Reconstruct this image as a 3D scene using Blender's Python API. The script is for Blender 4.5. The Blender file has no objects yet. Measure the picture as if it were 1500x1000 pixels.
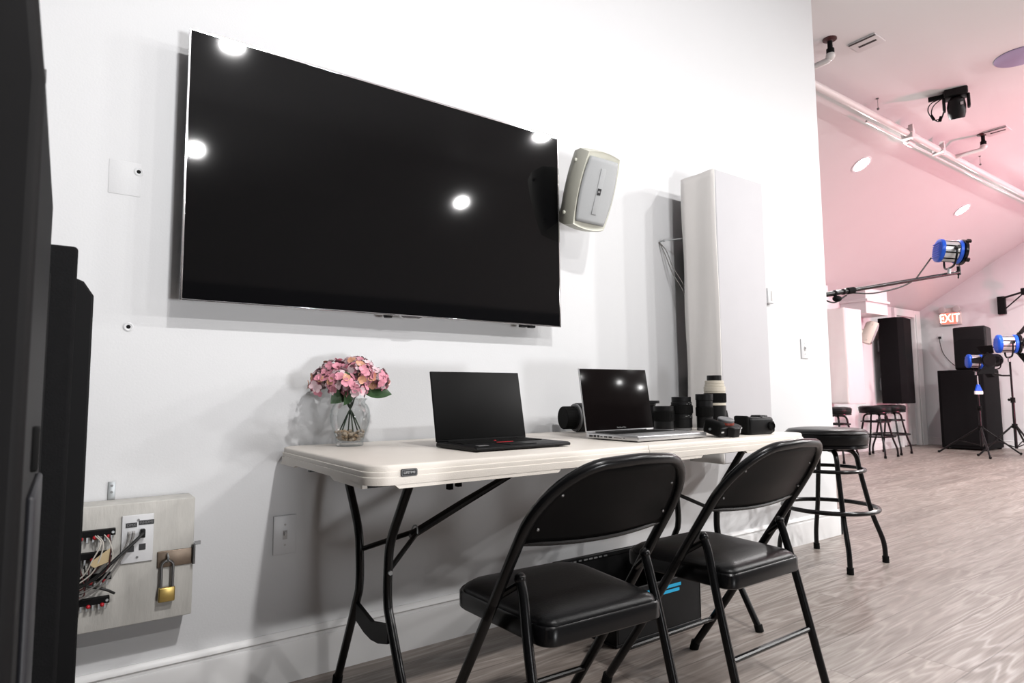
import bpy, bmesh, math, random
from mathutils import Vector, Matrix, Euler
random.seed(7)
C = bpy.context.scene.collection
PI = math.pi

# ------------------------------------------------------------------ materials
MATS = {}
def mat(name, col, rough=.5, metal=0, var=.03, vscale=8, bump=0, bscale=60, spec=.5, coat=0, emit=None, estr=0, stretch=None):
    if name in MATS: return MATS[name]
    m = bpy.data.materials.new(name); m.use_nodes = True
    nt = m.node_tree; N = nt.nodes; L = nt.links
    b = N['Principled BSDF']
    b.inputs['Roughness'].default_value = rough; b.inputs['Metallic'].default_value = metal
    b.inputs['Specular IOR Level'].default_value = spec; b.inputs['Coat Weight'].default_value = coat
    tc = N.new('ShaderNodeTexCoord'); mp = N.new('ShaderNodeMapping'); L.new(tc.outputs['Object'], mp.inputs[0])
    if stretch: mp.inputs['Scale'].default_value = stretch
    ns = N.new('ShaderNodeTexNoise'); ns.inputs['Scale'].default_value = vscale; ns.inputs['Detail'].default_value = 4
    L.new(mp.outputs[0], ns.inputs['Vector'])
    rp = N.new('ShaderNodeMix'); rp.data_type = 'RGBA'
    rp.inputs[6].default_value = (*[c * (1 - var) for c in col], 1); rp.inputs[7].default_value = (*[min(1, c * (1 + var)) for c in col], 1)
    L.new(ns.outputs['Fac'], rp.inputs[0]); L.new(rp.outputs[2], b.inputs['Base Color'])
    if bump:
        n2 = N.new('ShaderNodeTexNoise'); n2.inputs['Scale'].default_value = bscale; n2.inputs['Detail'].default_value = 6
        L.new(mp.outputs[0], n2.inputs['Vector'])
        bp = N.new('ShaderNodeBump'); bp.inputs['Strength'].default_value = bump; bp.inputs['Distance'].default_value = .002
        L.new(n2.outputs['Fac'], bp.inputs['Height']); L.new(bp.outputs[0], b.inputs['Normal'])
    if emit:
        b.inputs['Emission Color'].default_value = (*emit, 1); b.inputs['Emission Strength'].default_value = estr
    MATS[name] = m
    return m

def floor_mat():
    m = bpy.data.materials.new('grey_oak_planks'); m.use_nodes = True
    nt = m.node_tree; N = nt.nodes; L = nt.links; b = N['Principled BSDF']
    def mth(op, a, bb=None, c=None):
        n = N.new('ShaderNodeMath'); n.operation = op
        for i, v in enumerate((a, bb, c)):
            if v is None: continue
            if isinstance(v, (int, float)): n.inputs[i].default_value = v
            else: L.new(v, n.inputs[i])
        return n.outputs[0]
    tc = N.new('ShaderNodeTexCoord'); sp = N.new('ShaderNodeSeparateXYZ'); L.new(tc.outputs['Object'], sp.inputs[0])
    X, Y = sp.outputs[0], sp.outputs[1]
    yr = mth('DIVIDE', mth('ADD', Y, 20.06), .19); row = mth('FLOOR', yr); fy = mth('FRACT', yr)
    wn = N.new('ShaderNodeTexWhiteNoise'); wn.noise_dimensions = '1D'; L.new(row, wn.inputs['W'])
    xr = mth('DIVIDE', mth('ADD', mth('ADD', X, 30), mth('MULTIPLY', wn.outputs['Value'], 1.3)), 1.3)
    col = mth('FLOOR', xr); fx = mth('FRACT', xr)
    cb = N.new('ShaderNodeCombineXYZ'); L.new(row, cb.inputs[0]); L.new(col, cb.inputs[1])
    w2 = N.new('ShaderNodeTexWhiteNoise'); w2.noise_dimensions = '2D'; L.new(cb.outputs[0], w2.inputs['Vector'])
    pid = w2.outputs['Value']
    # cathedral grain: contour lines of a stretched noise field
    cv = N.new('ShaderNodeCombineXYZ')
    L.new(mth('MULTIPLY', X, .8), cv.inputs[0]); L.new(mth('MULTIPLY', Y, 6.5), cv.inputs[1]); L.new(mth('MULTIPLY', pid, 37), cv.inputs[2])
    n1 = N.new('ShaderNodeTexNoise'); n1.inputs['Scale'].default_value = 1; n1.inputs['Detail'].default_value = 2.5; n1.inputs['Roughness'].default_value = .45
    L.new(cv.outputs[0], n1.inputs['Vector'])
    ring = mth('SINE', mth('MULTIPLY', n1.outputs['Fac'], 88))
    ring = mth('POWER', mth('MULTIPLY_ADD', ring, .5, .5), 2.6)
    # fine fibres
    cf = N.new('ShaderNodeCombineXYZ'); L.new(mth('MULTIPLY', X, 5), cf.inputs[0]); L.new(mth('MULTIPLY', Y, 110), cf.inputs[1]); L.new(pid, cf.inputs[2])
    n2 = N.new('ShaderNodeTexNoise'); n2.inputs['Scale'].default_value = 1; n2.inputs['Detail'].default_value = 3; L.new(cf.outputs[0], n2.inputs['Vector'])
    n3 = N.new('ShaderNodeTexNoise'); n3.inputs['Scale'].default_value = 2.2; n3.inputs['Detail'].default_value = 3; L.new(cv.outputs[0], n3.inputs['Vector'])
    f = mth('ADD', mth('MULTIPLY', ring, .14), mth('MULTIPLY', n2.outputs['Fac'], .48))
    f = mth('ADD', f, mth('MULTIPLY', n3.outputs['Fac'], .35))
    cr = N.new('ShaderNodeValToRGB'); L.new(f, cr.inputs[0])
    e = cr.color_ramp.elements
    e[0].position = .2; e[0].color = (.128, .102, .085, 1); e[1].position = .8; e[1].color = (.48, .43, .395, 1)
    k = e.new(.48); k.color = (.285, .242, .215, 1)
    hs = N.new('ShaderNodeHueSaturation'); L.new(cr.outputs[0], hs.inputs['Color']); L.new(mth('MULTIPLY_ADD', pid, .22, .89), hs.inputs['Value'])
    gy = mth('MINIMUM', fy, mth('SUBTRACT', 1, fy)); gx = mth('MINIMUM', fx, mth('SUBTRACT', 1, fx))
    seam = mth('MAXIMUM', mth('LESS_THAN', gy, .011), mth('LESS_THAN', gx, .0012))
    mx = N.new('ShaderNodeMix'); mx.data_type = 'RGBA'; L.new(mth('MULTIPLY', seam, .5), mx.inputs[0]); L.new(hs.outputs[0], mx.inputs[6]); mx.inputs[7].default_value = (.07, .055, .045, 1)
    L.new(mx.outputs[2], b.inputs['Base Color'])
    L.new(mth('MULTIPLY_ADD', ring, -.10, .42), b.inputs['Roughness']); b.inputs['Specular IOR Level'].default_value = .45
    bp = N.new('ShaderNodeBump'); bp.inputs['Strength'].default_value = .25; bp.inputs['Distance'].default_value = .001
    L.new(mth('SUBTRACT', f, seam), bp.inputs['Height']); L.new(bp.outputs[0], b.inputs['Normal'])
    return m

def glass_mat():
    m = bpy.data.materials.new('clear_glass'); m.use_nodes = True
    nt = m.node_tree; N = nt.nodes; L = nt.links; N.remove(N['Principled BSDF'])
    tr = N.new('ShaderNodeBsdfTransparent'); gl = N.new('ShaderNodeBsdfGlossy'); gl.inputs['Roughness'].default_value = .03
    lw = N.new('ShaderNodeLayerWeight'); lw.inputs['Blend'].default_value = .35
    rp = N.new('ShaderNodeValToRGB'); rp.color_ramp.elements[0].color = (.97, .975, .975, 1); rp.color_ramp.elements[1].color = (.80, .83, .83, 1); rp.color_ramp.elements[0].position = .35
    L.new(lw.outputs['Facing'], rp.inputs[0]); L.new(rp.outputs[0], tr.inputs['Color'])
    mth = N.new('ShaderNodeMath'); mth.operation = 'MULTIPLY'; L.new(lw.outputs['Fresnel'], mth.inputs[0]); mth.inputs[1].default_value = .35
    mx = N.new('ShaderNodeMixShader'); L.new(mth.outputs[0], mx.inputs[0]); L.new(tr.outputs[0], mx.inputs[1]); L.new(gl.outputs[0], mx.inputs[2])
    L.new(mx.outputs[0], N['Material Output'].inputs['Surface']); return m

M = dict(
    wall=mat('wall_paint', (.82, .82, .828), .55, var=.012, vscale=3, bump=.15, bscale=160),
    ceil=mat('ceiling_paint', (.82, .79, .79), .42, var=.02, vscale=2, bump=.1, bscale=90),
    blackpanel=mat('black_panel', (.004, .004, .0043), .35, var=.2, spec=.06),
    drape=mat('unseen_dark_drape', (.03, .03, .032), .9, var=.2, vscale=5),
    trim=mat('trim_paint', (.86, .85, .845), .35, var=.02),
    black=mat('black_steel', (.0045, .0045, .005), .25, var=.2, spec=.28),
    blackmatte=mat('black_matte', (.006, .006, .0065), .6, var=.2, spec=.12),
    carpet=mat('black_cabinet_carpet', (.006, .006, .0065), .8, var=.3, vscale=60, bump=.4, bscale=300, spec=.1),
    cabface=mat('black_cabinet_panel', (.006, .0057, .006), .55, var=.2, vscale=20, spec=.12),
    vinyl=mat('black_vinyl', (.004, .004, .0045), .33, var=.2, vscale=12, bump=.25, bscale=220, spec=.2),
    rubber=mat('black_rubber', (.005, .005, .005), .75, var=.2, spec=.12),
    plasticblk=mat('black_plastic', (.006, .006, .0065), .45, var=.2, spec=.2, bump=.1, bscale=400),
    tabletop=mat('almond_plastic', (.82, .76, .69), .42, var=.03, vscale=14, bump=.25, bscale=320),
    silver=mat('brushed_silver', (.62, .62, .63), .33, metal=.85, var=.04, vscale=40),
    chrome=mat('chrome', (.8, .8, .82), .12, metal=1, var=.02),
    steel=mat('galvanised_steel', (.45, .47, .48), .4, metal=.8, var=.15, vscale=90),
    screen=mat('glossy_screen', (.004, .004, .0045), .05, var=.05, spec=.22),
    lapscreen=mat('laptop_screen', (.006, .0045, .0045), .12, var=.1, spec=.035),
    lapmatte=mat('matte_laptop_screen', (.006, .006, .006), .4, var=.1, spec=.08),
    cream=mat('cream_plastic', (.80, .79, .68), .4, var=.02, vscale=20),
    grille=mat('grey_grille', (.46, .47, .475), .6, var=.05, vscale=300, bump=.3, bscale=700),
    cloth=mat('white_cloth', (.64, .625, .645), .85, var=.03, vscale=6, bump=.4, bscale=14),
    cloth_brightened=mat('cream_cloth_brightened', (.93, .89, .86), .85, var=.04, vscale=5, bump=.5, bscale=12),  # cream tint, brightened in colour to make up for weak light on the side
    boxwood=mat('rough_white_painted_wood', (.62, .60, .56), .7, var=.28, vscale=22, bump=1., bscale=70, stretch=(1, 1, .25)),
    plate=mat('white_plate', (.80, .80, .81), .35, var=.02),
    brownmetal=mat('worn_bronze_metal', (.22, .17, .13), .38, metal=.8, var=.3, vscale=40),
    brass=mat('brass', (.50, .36, .12), .3, metal=.9, var=.15, vscale=60),
    darksteel=mat('dark_steel', (.18, .18, .18), .3, metal=.9, var=.1),
    greyblack=mat('grey_painted_reflection', (.010, .010, .013), .5, var=.1),
    red=mat('red_plastic', (.55, .02, .03), .4), tan=mat('tan_plastic', (.62, .48, .28), .6, var=.1),
    wiregrey=mat('grey_cable', (.20, .19, .18), .5), wireblk=mat('black_cable', (.012, .012, .012), .5),
    wirewhite=mat('white_cable', (.62, .58, .52), .5),
    pink=mat('pink_petal', (.95, .33, .42), .6, var=.3, vscale=55), coral=mat('coral_petal', (.95, .42, .27), .6, var=.3, vscale=55),
    pale=mat('pale_pink_petal', (.97, .62, .66), .6, var=.25, vscale=55),
    leaf=mat('dark_leaf', (.035, .085, .03), .45, var=.35, vscale=40), stem=mat('dark_stem', (.03, .05, .03), .6, var=.3, vscale=40),
    pebble=mat('pebble', (.45, .31, .19), .55, var=.5, vscale=45), pebble2=mat('pale_pebble', (.62, .50, .38), .55, var=.4, vscale=45),
    glass=glass_mat(),
    badge=mat('badge_black', (.012, .012, .014), .35), ink=mat('white_print', (.62, .62, .62), .5), inkdim=mat('grey_print', (.22, .22, .22), .5),
    cyan=mat('cyan_plastic', (.02, .42, .72), .4, var=.1), blue=mat('blue_enamel', (.01, .12, .78), .35, var=.08),
    alu=mat('bare_aluminium', (.72, .72, .74), .35, metal=.5, var=.05), lenswhite=mat('lens_white_paint', (.66, .60, .50), .4, var=.03),
    lensgrey=mat('grey_cap', (.16, .16, .165), .4), lensred=mat('red_ring', (.22, .03, .015), .4),
    pipe=mat('white_pipe_paint', (.84, .80, .78), .3, var=.03), purple=mat('mauve_disc', (.42, .36, .55), .6),
    signface=mat('sign_housing', (.72, .66, .62), .4), exitred=mat('exit_red_glow', (.8, .2, .15), .4, emit=(1, .12, .08), estr=1.6),
    exitlet=mat('exit_letter_glow', (1, .7, .65), .4, emit=(1, .55, .45), estr=5),
    lamp=mat('lamp_lens', (1, 1, 1), .4, emit=(1, .96, .92), estr=30),
    door=mat('door_paint', (.80, .76, .76), .4, var=.02), vent_dark=mat('vent_slot', (.05, .04, .04), .8),
    rust=mat('red_oxide_fitting', (.06, .012, .012), .5), greypaint=mat('grey_paint', (.55, .53, .52), .5),
)
M['floor'] = floor_mat()

# ------------------------------------------------------------------ mesh builder
def catmull(pts, n=6, closed=False):
    P = [Vector(p) for p in pts]; out = []
    m = len(P); rng = m if closed else m - 1
    for i in range(rng):
        p0 = P[(i - 1) % m] if (closed or i > 0) else P[0] * 2 - P[1]
        p1, p2 = P[i], P[(i + 1) % m]
        p3 = P[(i + 2) % m] if (closed or i + 2 < m) else P[-1] * 2 - P[-2]
        for k in range(n):
            t = k / n
            out.append(.5 * ((2 * p1) + (-p0 + p2) * t + (2 * p0 - 5 * p1 + 4 * p2 - p3) * t * t + (-p0 + 3 * p1 - 3 * p2 + p3) * t ** 3))
    if not closed: out.append(P[-1])
    return out

class MB:
    def __init__(s): s.bm = bmesh.new()
    def face(s, pts):
        s.bm.faces.new([s.bm.verts.new(p) for p in pts])
    def box(s, x0, x1, y0, y1, z0, z1, mx=None):
        v = [Vector((x, y, z)) for x in (x0, x1) for y in (y0, y1) for z in (z0, z1)]
        if mx: v = [mx @ p for p in v]
        b = [s.bm.verts.new(p) for p in v]
        for f in ((0, 1, 3, 2), (4, 6, 7, 5), (0, 4, 5, 1), (2, 3, 7, 6), (0, 2, 6, 4), (1, 5, 7, 3)): s.bm.faces.new([b[i] for i in f])
        return s
    def rbox(s, x0, x1, y0, y1, z0, z1, r=.01, seg=3, mx=None):
        t = MB(); t.box(x0, x1, y0, y1, z0, z1)
        bmesh.ops.bevel(t.bm, geom=t.bm.edges[:] + t.bm.verts[:], offset=r, segments=seg, profile=.5, affect='EDGES', clamp_overlap=True)
        s.merge(t, mx); return s
    def merge(s, t, mx=None):
        if mx: bmesh.ops.transform(t.bm, matrix=mx, verts=t.bm.verts)
        me = bpy.data.meshes.new('tmp'); t.bm.to_mesh(me); s.bm.from_mesh(me); bpy.data.meshes.remove(me); t.bm.free()
    def prism(s, poly, a0, a1, axis='z', mx=None):
        def P(u, v, w):
            p = Vector((u, v, w)) if axis == 'z' else (Vector((w, u, v)) if axis == 'x' else Vector((u, w, v)))
            return mx @ p if mx else p
        lo = [s.bm.verts.new(P(u, v, a0)) for u, v in poly]; hi = [s.bm.verts.new(P(u, v, a1)) for u, v in poly]
        n = len(poly)
        s.bm.faces.new(lo); s.bm.faces.new(hi[::-1])
        for i in range(n): s.bm.faces.new([lo[i], hi[i], hi[(i + 1) % n], lo[(i + 1) % n]])
        return s
    def tube(s, pts, r, seg=10, closed=False, flat=None):
        P = [Vector(p) for p in pts]; n = len(P)
        T = []
        for i in range(n):
            a = P[(i - 1) % n] if (closed or i > 0) else P[i]; b = P[(i + 1) % n] if (closed or i < n - 1) else P[i]
            T.append((b - a).normalized())
        up = Vector((0, 0, 1)) if abs(T[0].z) < .9 else Vector((1, 0, 0))
        nrm = (up - T[0] * up.dot(T[0])).normalized(); rings = []
        for i in range(n):
            nrm = (nrm - T[i] * nrm.dot(T[i])).normalized(); bi = T[i].cross(nrm)
            rr = r[i] if isinstance(r, (list, tuple)) else r
            rings.append([s.bm.verts.new(P[i] + (nrm * math.cos(a) + bi * math.sin(a)) * rr) for a in [2 * PI * k / seg for k in range(seg)]])
        m = n if closed else n - 1
        for i in range(m):
            A, B = rings[i], rings[(i + 1) % n]
            for k in range(seg): s.bm.faces.new([A[k], A[(k + 1) % seg], B[(k + 1) % seg], B[k]])
        if not closed: s.bm.faces.new(rings[0][::-1]); s.bm.faces.new(rings[-1])
        return s
    def cyl(s, p0, p1, r0, r1=None, seg=24):
        r1 = r0 if r1 is None else r1
        return s.tube([p0, p1], [r0, r1], seg)
    def lathe(s, prof, seg=32, mx=None, sx=1, sy=1, open_=False):
        rings = []
        for r, z in prof:
            if r < 1e-6: rings.append([s.bm.verts.new((mx @ Vector((0, 0, z))) if mx else (0, 0, z))]); continue
            ring = []
            for k in range(seg):
                a = 2 * PI * k / seg; p = Vector((r * math.cos(a) * sx, r * math.sin(a) * sy, z))
                ring.append(s.bm.verts.new(mx @ p if mx else p))
            rings.append(ring)
        for A, B in zip(rings, rings[1:]):
            for k in range(seg):
                if len(A) == 1 and len(B) == 1: break
                if len(A) == 1: s.bm.faces.new([A[0], B[(k + 1) % seg], B[k]])
                elif len(B) == 1: s.bm.faces.new([A[k], A[(k + 1) % seg], B[0]])
                else: s.bm.faces.new([A[k], A[(k + 1) % seg], B[(k + 1) % seg], B[k]])
        if open_: return s
        if len(rings[0]) > 1: s.bm.faces.new(rings[0][::-1])
        if len(rings[-1]) > 1: s.bm.faces.new(rings[-1])
        return s
    def ball(s, c, r, seg=12, sc=(1, 1, 1)):
        mx = Matrix.Translation(c) @ Matrix.Diagonal((sc[0], sc[1], sc[2], 1))
        bmesh.ops.create_uvsphere(s.bm, u_segments=seg, v_segments=max(6, seg // 2 + 2), radius=r, matrix=mx); return s
    def build(s, name, m, parent=None, loc=None, rot=None, bevel=0, ang=35, bseg=2, solid=0):
        bmesh.ops.recalc_face_normals(s.bm, faces=s.bm.faces)
        me = bpy.data.meshes.new(name); s.bm.to_mesh(me); s.bm.free()
        me.materials.append(m)
        for p in me.polygons: p.use_smooth = True
        me.set_sharp_from_angle(angle=math.radians(ang))
        o = bpy.data.objects.new(name, me); C.objects.link(o)
        if parent: o.parent = parent
        if loc: o.location = loc
        if rot: o.rotation_euler = rot
        if solid:
            q = o.modifiers.new('thickness', 'SOLIDIFY'); q.thickness = solid; q.offset = 0
        if bevel:
            q = o.modifiers.new('bevel', 'BEVEL'); q.width = bevel; q.segments = bseg; q.limit_method = 'ANGLE'; q.angle_limit = math.radians(40)
        return o

def thing(name, label, cat, loc=(0, 0, 0), rot=(0, 0, 0), group=None):
    o = bpy.data.objects.new(name, None); C.objects.link(o); o.empty_display_size = .1
    o.location = loc; o.rotation_euler = rot; return tag(o, label, cat, group)
def tag(o, label, cat, group=None, kind=None):
    o['label'] = label; o['category'] = cat
    if group: o['group'] = group
    if kind: o['kind'] = kind
    return o
def struct(o): o['kind'] = 'structure'; return o
def copy_tree(o, parent=None):
    c = o.copy(); C.objects.link(c); c.parent = parent
    for ch in [x for x in bpy.data.objects if x.parent == o]: copy_tree(ch, c)
    return c
def text(name, s, size, m, parent, loc, rot, depth=.0006, align='CENTER', sx=1):
    cu = bpy.data.curves.new(name, 'FONT'); cu.body = s; cu.size = size; cu.extrude = depth
    cu.align_x = align; cu.align_y = 'CENTER'; cu.resolution_u = 3
    t = bpy.data.objects.new('tmp_text', cu); C.objects.link(t)
    dg = bpy.context.evaluated_depsgraph_get()
    me = bpy.data.meshes.new_from_object(t.evaluated_get(dg)); bpy.data.objects.remove(t); bpy.data.curves.remove(cu)
    me.materials.clear(); me.materials.append(m); me.name = name
    o = bpy.data.objects.new(name, me); C.objects.link(o)
    if parent: o.parent = parent
    o.location = loc; o.rotation_euler = rot; o.scale = (sx, 1, 1); return o
RY = (PI / 2, 0, 0)            # text standing upright, read from the -y side
def rrect(x0, x1, y0, y1, r, n=6):
    out = []
    for cx, cy, a0 in ((x1 - r, y1 - r, 0), (x0 + r, y1 - r, 90), (x0 + r, y0 + r, 180), (x1 - r, y0 + r, 270)):
        for k in range(n + 1):
            a = math.radians(a0 + 90 * k / n); out.append((cx + r * math.cos(a), cy + r * math.sin(a)))
    return out

# ------------------------------------------------------------------ room shell
XW = 4.03; XE = 12.05; YB = 2.57; YF = -6.27; ZE = 2.28; ZC = 3.57; YC = .44; YC2 = -4.14; XL = -3.5
struct(MB().box(XL, XE + .2, YF - .2, YB + .2, -.1, 0).build('floor', M['floor']))
struct(MB().box(XL - .2, XW, 0, .14, 0, 3.9).build('wall_front', M['wall']))
struct(MB().box(XW - .14, XW, .14, YB, 0, 3.6).build('wall_return', M['wall']))
struct(MB().box(XW - .14, 11.10, YB, YB + .2, 0, ZE + .1).box(11.10, 11.72, YB, YB + .2, 2.13, ZE + .1).box(11.72, XE, YB, YB + .2, 0, ZE + .1).build('wall_back', M['wall']))
struct(MB().box(XE, XE + .2, YF - .2, YB + .2, 0, 4.).build('wall_end', M['wall']))
struct(MB().box(XL - .2, XL, YF - .2, .14, 0, 4.).build('wall_left', M['drape']))  # unseen end wall; its dark drape is added to cut bounce light
struct(MB().box(XL, XE, YF - .2, YF, 0, ZE + .1).build('wall_opposite', M['drape']))
sl = (ZC - ZE) / (YB - YC)
struct(MB().prism([(-2.2, ZC), (YC, ZC), (YB + .1, ZE - .1 * sl), (YB + .1, ZE + .4), (YC, ZC + .3), (-2.2, ZC + .3)], XL, XE, 'x').build('ceiling', M['ceil']))
struct(MB().prism([(YC2, ZC), (-2.2, ZC), (-2.2, ZC + .3), (YC2, ZC + .3), (YF - .1, ZE + .4), (YF - .1, ZE - .1 * sl)], XL, XE, 'x').build('ceiling', M['ceil']))
def baseprof(h=.155, t=.018):
    return [(0, 0), (t, 0), (t, h * .74), (t * .9, h * .79), (t * .62, h * .80), (t * .62, h * .85), (t * .95, h * .89), (t * .8, h * .94), (t * .35, h), (0, h)]
struct(MB().prism([(-a, z) for a, z in baseprof()], XL, XW + .018, 'x').build('baseboard_front', M['trim']))
struct(MB().prism([(XW + a, z) for a, z in baseprof()], -.018, YB, 'y').build('baseboard_return', M['trim']))
struct(MB().prism([(YB - a, z) for a, z in baseprof(.12)], XW, 11.0, 'x').build('baseboard_back', M['trim']))
struct(MB().prism([(XE - a, z) for a, z in baseprof(.12)], YF, YB, 'y').build('baseboard_end', M['trim']))
# far door with its wide casing
d = struct(MB().box(11.10, 11.70, YB + .02, YB + .06, .01, 2.12).box(11.18, 11.40, YB + .012, YB + .02, .2, 1.0).box(11.18, 11.40, YB + .012, YB + .02, 1.12, 1.98).build('door_1', M['door'], bevel=.004))
MB().ball((11.60, YB - .005, 1.0), .03).cyl((11.60, YB + .02, 1.0), (11.60, YB - .005, 1.0), .012).build('door_knob', M['brass'], d)
struct(MB().box(11.72, 11.96, YB - .05, YB, 0, 2.27).box(11.0, 11.72, YB - .05, YB, 2.15, 2.27).box(11.0, 11.08, YB - .05, YB, 0, 2.15).box(11.76, 11.92, YB - .065, YB - .05, 0, 2.2).build('trim_1', M['trim'], bevel=.004))
# boxed-in bulkhead under the eave of the far wall
struct(MB().box(9.35, 10.02, 2.2, YB, 2.03, 2.40).box(9.33, 10.04, 2.17, YB, 2.20, 2.24).build('trim_2', M['trim'], bevel=.006))
struct(MB().box(8.3, 8.62, 2.36, YB, 0, 2.38).build('trim_3', M['wall'], bevel=.004))

# ------------------------------------------------------------------ wall bits
t = thing('wall_patch', 'square outline of a painted-over blank cover on the white wall left of television', 'cover plate', (.118, 0, 1.535))
MB().rbox(-.042, .038, -.0012, 0, -.05, .05, .0005).build('cover', M['wall'], t)
def anchor(x, z, lab):
    t = thing('wall_anchor', lab, 'wall anchor', (x, 0, z), group=None)
    MB().lathe([(.013, 0), (.013, .002), (.010, .003), (.006, .0015)], 20, Matrix.Rotation(PI / 2, 4, 'X')).build('collar', M['plate'], t)
    MB().lathe([(.0055, 0), (.0055, .0022)], 14, Matrix.Rotation(PI / 2, 4, 'X')).build('hole', M['blackmatte'], t)
anchor(.150, 1.560, 'upper screw hole in white wall, beside the square painted-over cover')
anchor(.141, 1.10, 'lower screw hole alone in white wall between television and black cabinets')
def switch(x, z, w, h, lab, lever=True):
    t = thing('light_switch', lab, 'light switch', (x, 0, z))
    MB().rbox(-w / 2, w / 2, -.006, 0, -h / 2, h / 2, .002).build('switch_plate', M['plate'], t)
    MB().box(-.007, .007, -.0075, -.005, -.014, .014).build('switch_slot', M['greypaint'], t)
    MB().box(-.004, .004, -.017, -.006, -.002, .010).build('toggle', M['plate'] if not lever else M['greypaint'], t, bevel=.001)
    for s in (-1, 1): MB().cyl((0, -.0055, s * .030 * h / .115), (0, -.0075, s * .030 * h / .115), .0032, seg=12).build('screw', M['greypaint'], t)
switch(.594, .455, .072, .122, 'light switch plate on shaded wall below folding table')
switch(3.73, 1.165, .078, .122, 'light switch plate on bright wall near the partition end, right of wrapped column', False)
t = thing('thermostat', 'small narrow thermostat on white wall just right of tall wrapped column speaker', 'thermostat', (3.35, 0, 1.462))
MB().rbox(-.03, .03, -.028, 0, -.045, .045, .004).build('housing', M['plate'], t)
MB().box(.0, .012, -.0295, -.028, -.03, .03).build('display_slot', M['greypaint'], t)

# ------------------------------------------------------------------ television
TX0, TX1, TZ0, TZ1 = .2577, 1.690, 1.1763, 1.9995
t = thing('television', 'large black flat-screen television mounted on the white wall above the folding table', 'television', ((TX0 + TX1) / 2, 0, (TZ0 + TZ1) / 2))
w, h = (TX1 - TX0) / 2, (TZ1 - TZ0) / 2
MB().box(-w + .006, w - .006, -.0885, -.083, -h + .012, h - .006).build('screen', M['screen'], t)
MB().box(-w, -w + .006, -.09, -.078, -h, h).box(w - .006, w, -.09, -.078, -h, h).box(-w + .006, w - .006, -.09, -.078, h - .006, h).box(-w + .006, w - .006, -.09, -.078, -h, -h + .005).build('bezel', M['chrome'], t, bevel=.001)
MB().box(-w + .006, w - .006, -.0895, -.083, -h + .005, -h + .013).build('lower_bezel', M['screen'], t)
MB().rbox(-w + .01, w - .01, -.078, -.055, -h + .01, h - .01, .006).rbox(-w + .12, w - .12, -.055, -.035, -h + .1, h - .1, .01).build('back_cover', M['plasticblk'], t)
MB().box(-.25, .25, -.035, 0, -.2, .2).build('wall_mount', M['blackmatte'], t)
MB().prism([(-.045, -h - .0005), (-.03, -h - .007), (.03, -h - .007), (.045, -h - .0005), (.045, -h + .003), (-.045, -h + .003)], -.092, -.08, 'y').build('logo_tab', M['chrome'], t, loc=(.02, 0, 0), bevel=.001)
MB().lathe([(.018, 0), (.014, .01), (0, .01)], 16, Matrix.Translation((-.06, -.07, -h + .003)) @ Matrix.Rotation(PI, 4, 'X')).build('sensor', M['plasticblk'], t)
MB().box(.515, .545, -.08, -.06, -h - .008, -h + .004).box(.558, .588, -.08, -.06, -h - .008, -h + .004).build('port_cover', M['plasticblk'], t, bevel=.002)

# ------------------------------------------------------------------ wall speakers
def wall_speaker(loc, rot, lab, group, flip=1):
    t = thing('wall_speaker', lab, 'speaker', loc, rot, group)
    # local: front faces -y; height along z; body tapers to the back
    def outline(hw, hh, b=.02):
        out = []
        n = 10
        for k in range(n + 1):
            u = -1 + 2 * k / n; out.append((hw + b * (1 - u * u) - .012, u * hh))
        for k in range(n + 1):
            u = 1 - 2 * k / n; out.append((u * (hw - .014), hh + .012 * (1 - u * u)))
        for k in range(n + 1):
            u = 1 - 2 * k / n; out.append((-(hw + b * (1 - u * u) - .012), u * hh))
        for k in range(n + 1):
            u = -1 + 2 * k / n; out.append((u * (hw - .014), -hh - .012 * (1 - u * u)))
        return out
    def loft(secs):
        mb = MB(); rings = [[mb.bm.verts.new((x, y, z)) for x, z in outline(hw, hh, b)] for y, hw, hh, b in secs]
        for A, B in zip(rings, rings[1:]):
            n = len(A)
            for k in range(n): mb.bm.faces.new([A[k], A[(k + 1) % n], B[(k + 1) % n], B[k]])
        mb.bm.faces.new(rings[0]); mb.bm.faces.new(rings[-1][::-1]); return mb
    b = loft([(-.015, .088, .150, .010), (-.02, .095, .158, .012), (.03, .110, .168, .016), (.09, .098, .160, .012), (.13, .072, .135, .006), (.14, .06, .12, .004)])
    bmesh.ops.remove_doubles(b.bm, verts=b.bm.verts, dist=.0005)
    b.build('cabinet', M['cream'], t, ang=50)
    g = MB(); n, mm = 12, 16; V = []
    for j in range(mm + 1):
        v = -1 + 2 * j / mm; row = []
        for i in range(n + 1):
            u = -1 + 2 * i / n
            hw = .074 + .014 * (1 - v * v); row.append(g.bm.verts.new((u * hw, -.022 - .013 * (1 - u * u) * (1 - .3 * v * v), v * .142)))
        V.append(row)
    for j in range(mm):
        for i in range(n): g.bm.faces.new([V[j][i], V[j][i + 1], V[j + 1][i + 1], V[j + 1][i]])
    gr = g.build('grille', M['grille'], t, solid=.003)
    MB().rbox(-.013, .013, -.0385, -.032, -.10, .10, .002).build('centre_ridge', M['grille'], gr)
    bd = MB().box(-.009, .009, -.041, -.037, -.014, .014).build('badge', M['badge'], gr)
    text('badge_text', 'JBL', .010, M['ink'], bd, (0, -.0412, 0), RY, .0002)
    for z in (-.115, .115):
        MB().lathe([(.010, 0), (.010, .006), (.006, .012), (0, .013)], 16, Matrix.Translation((-.100, .035, z)) @ Matrix.Rotation(-PI / 2, 4, 'Y')).build('side_knob', M['cream'], t)
    return t
sp = wall_speaker((1.757, -.235, 1.735), Euler((math.radians(20), math.radians(3), math.radians(-6))), 'cream wall speaker with grey grille mounted right beside the television', 'cream wall speakers')
sp.scale = (.95, .95, .93)
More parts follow.
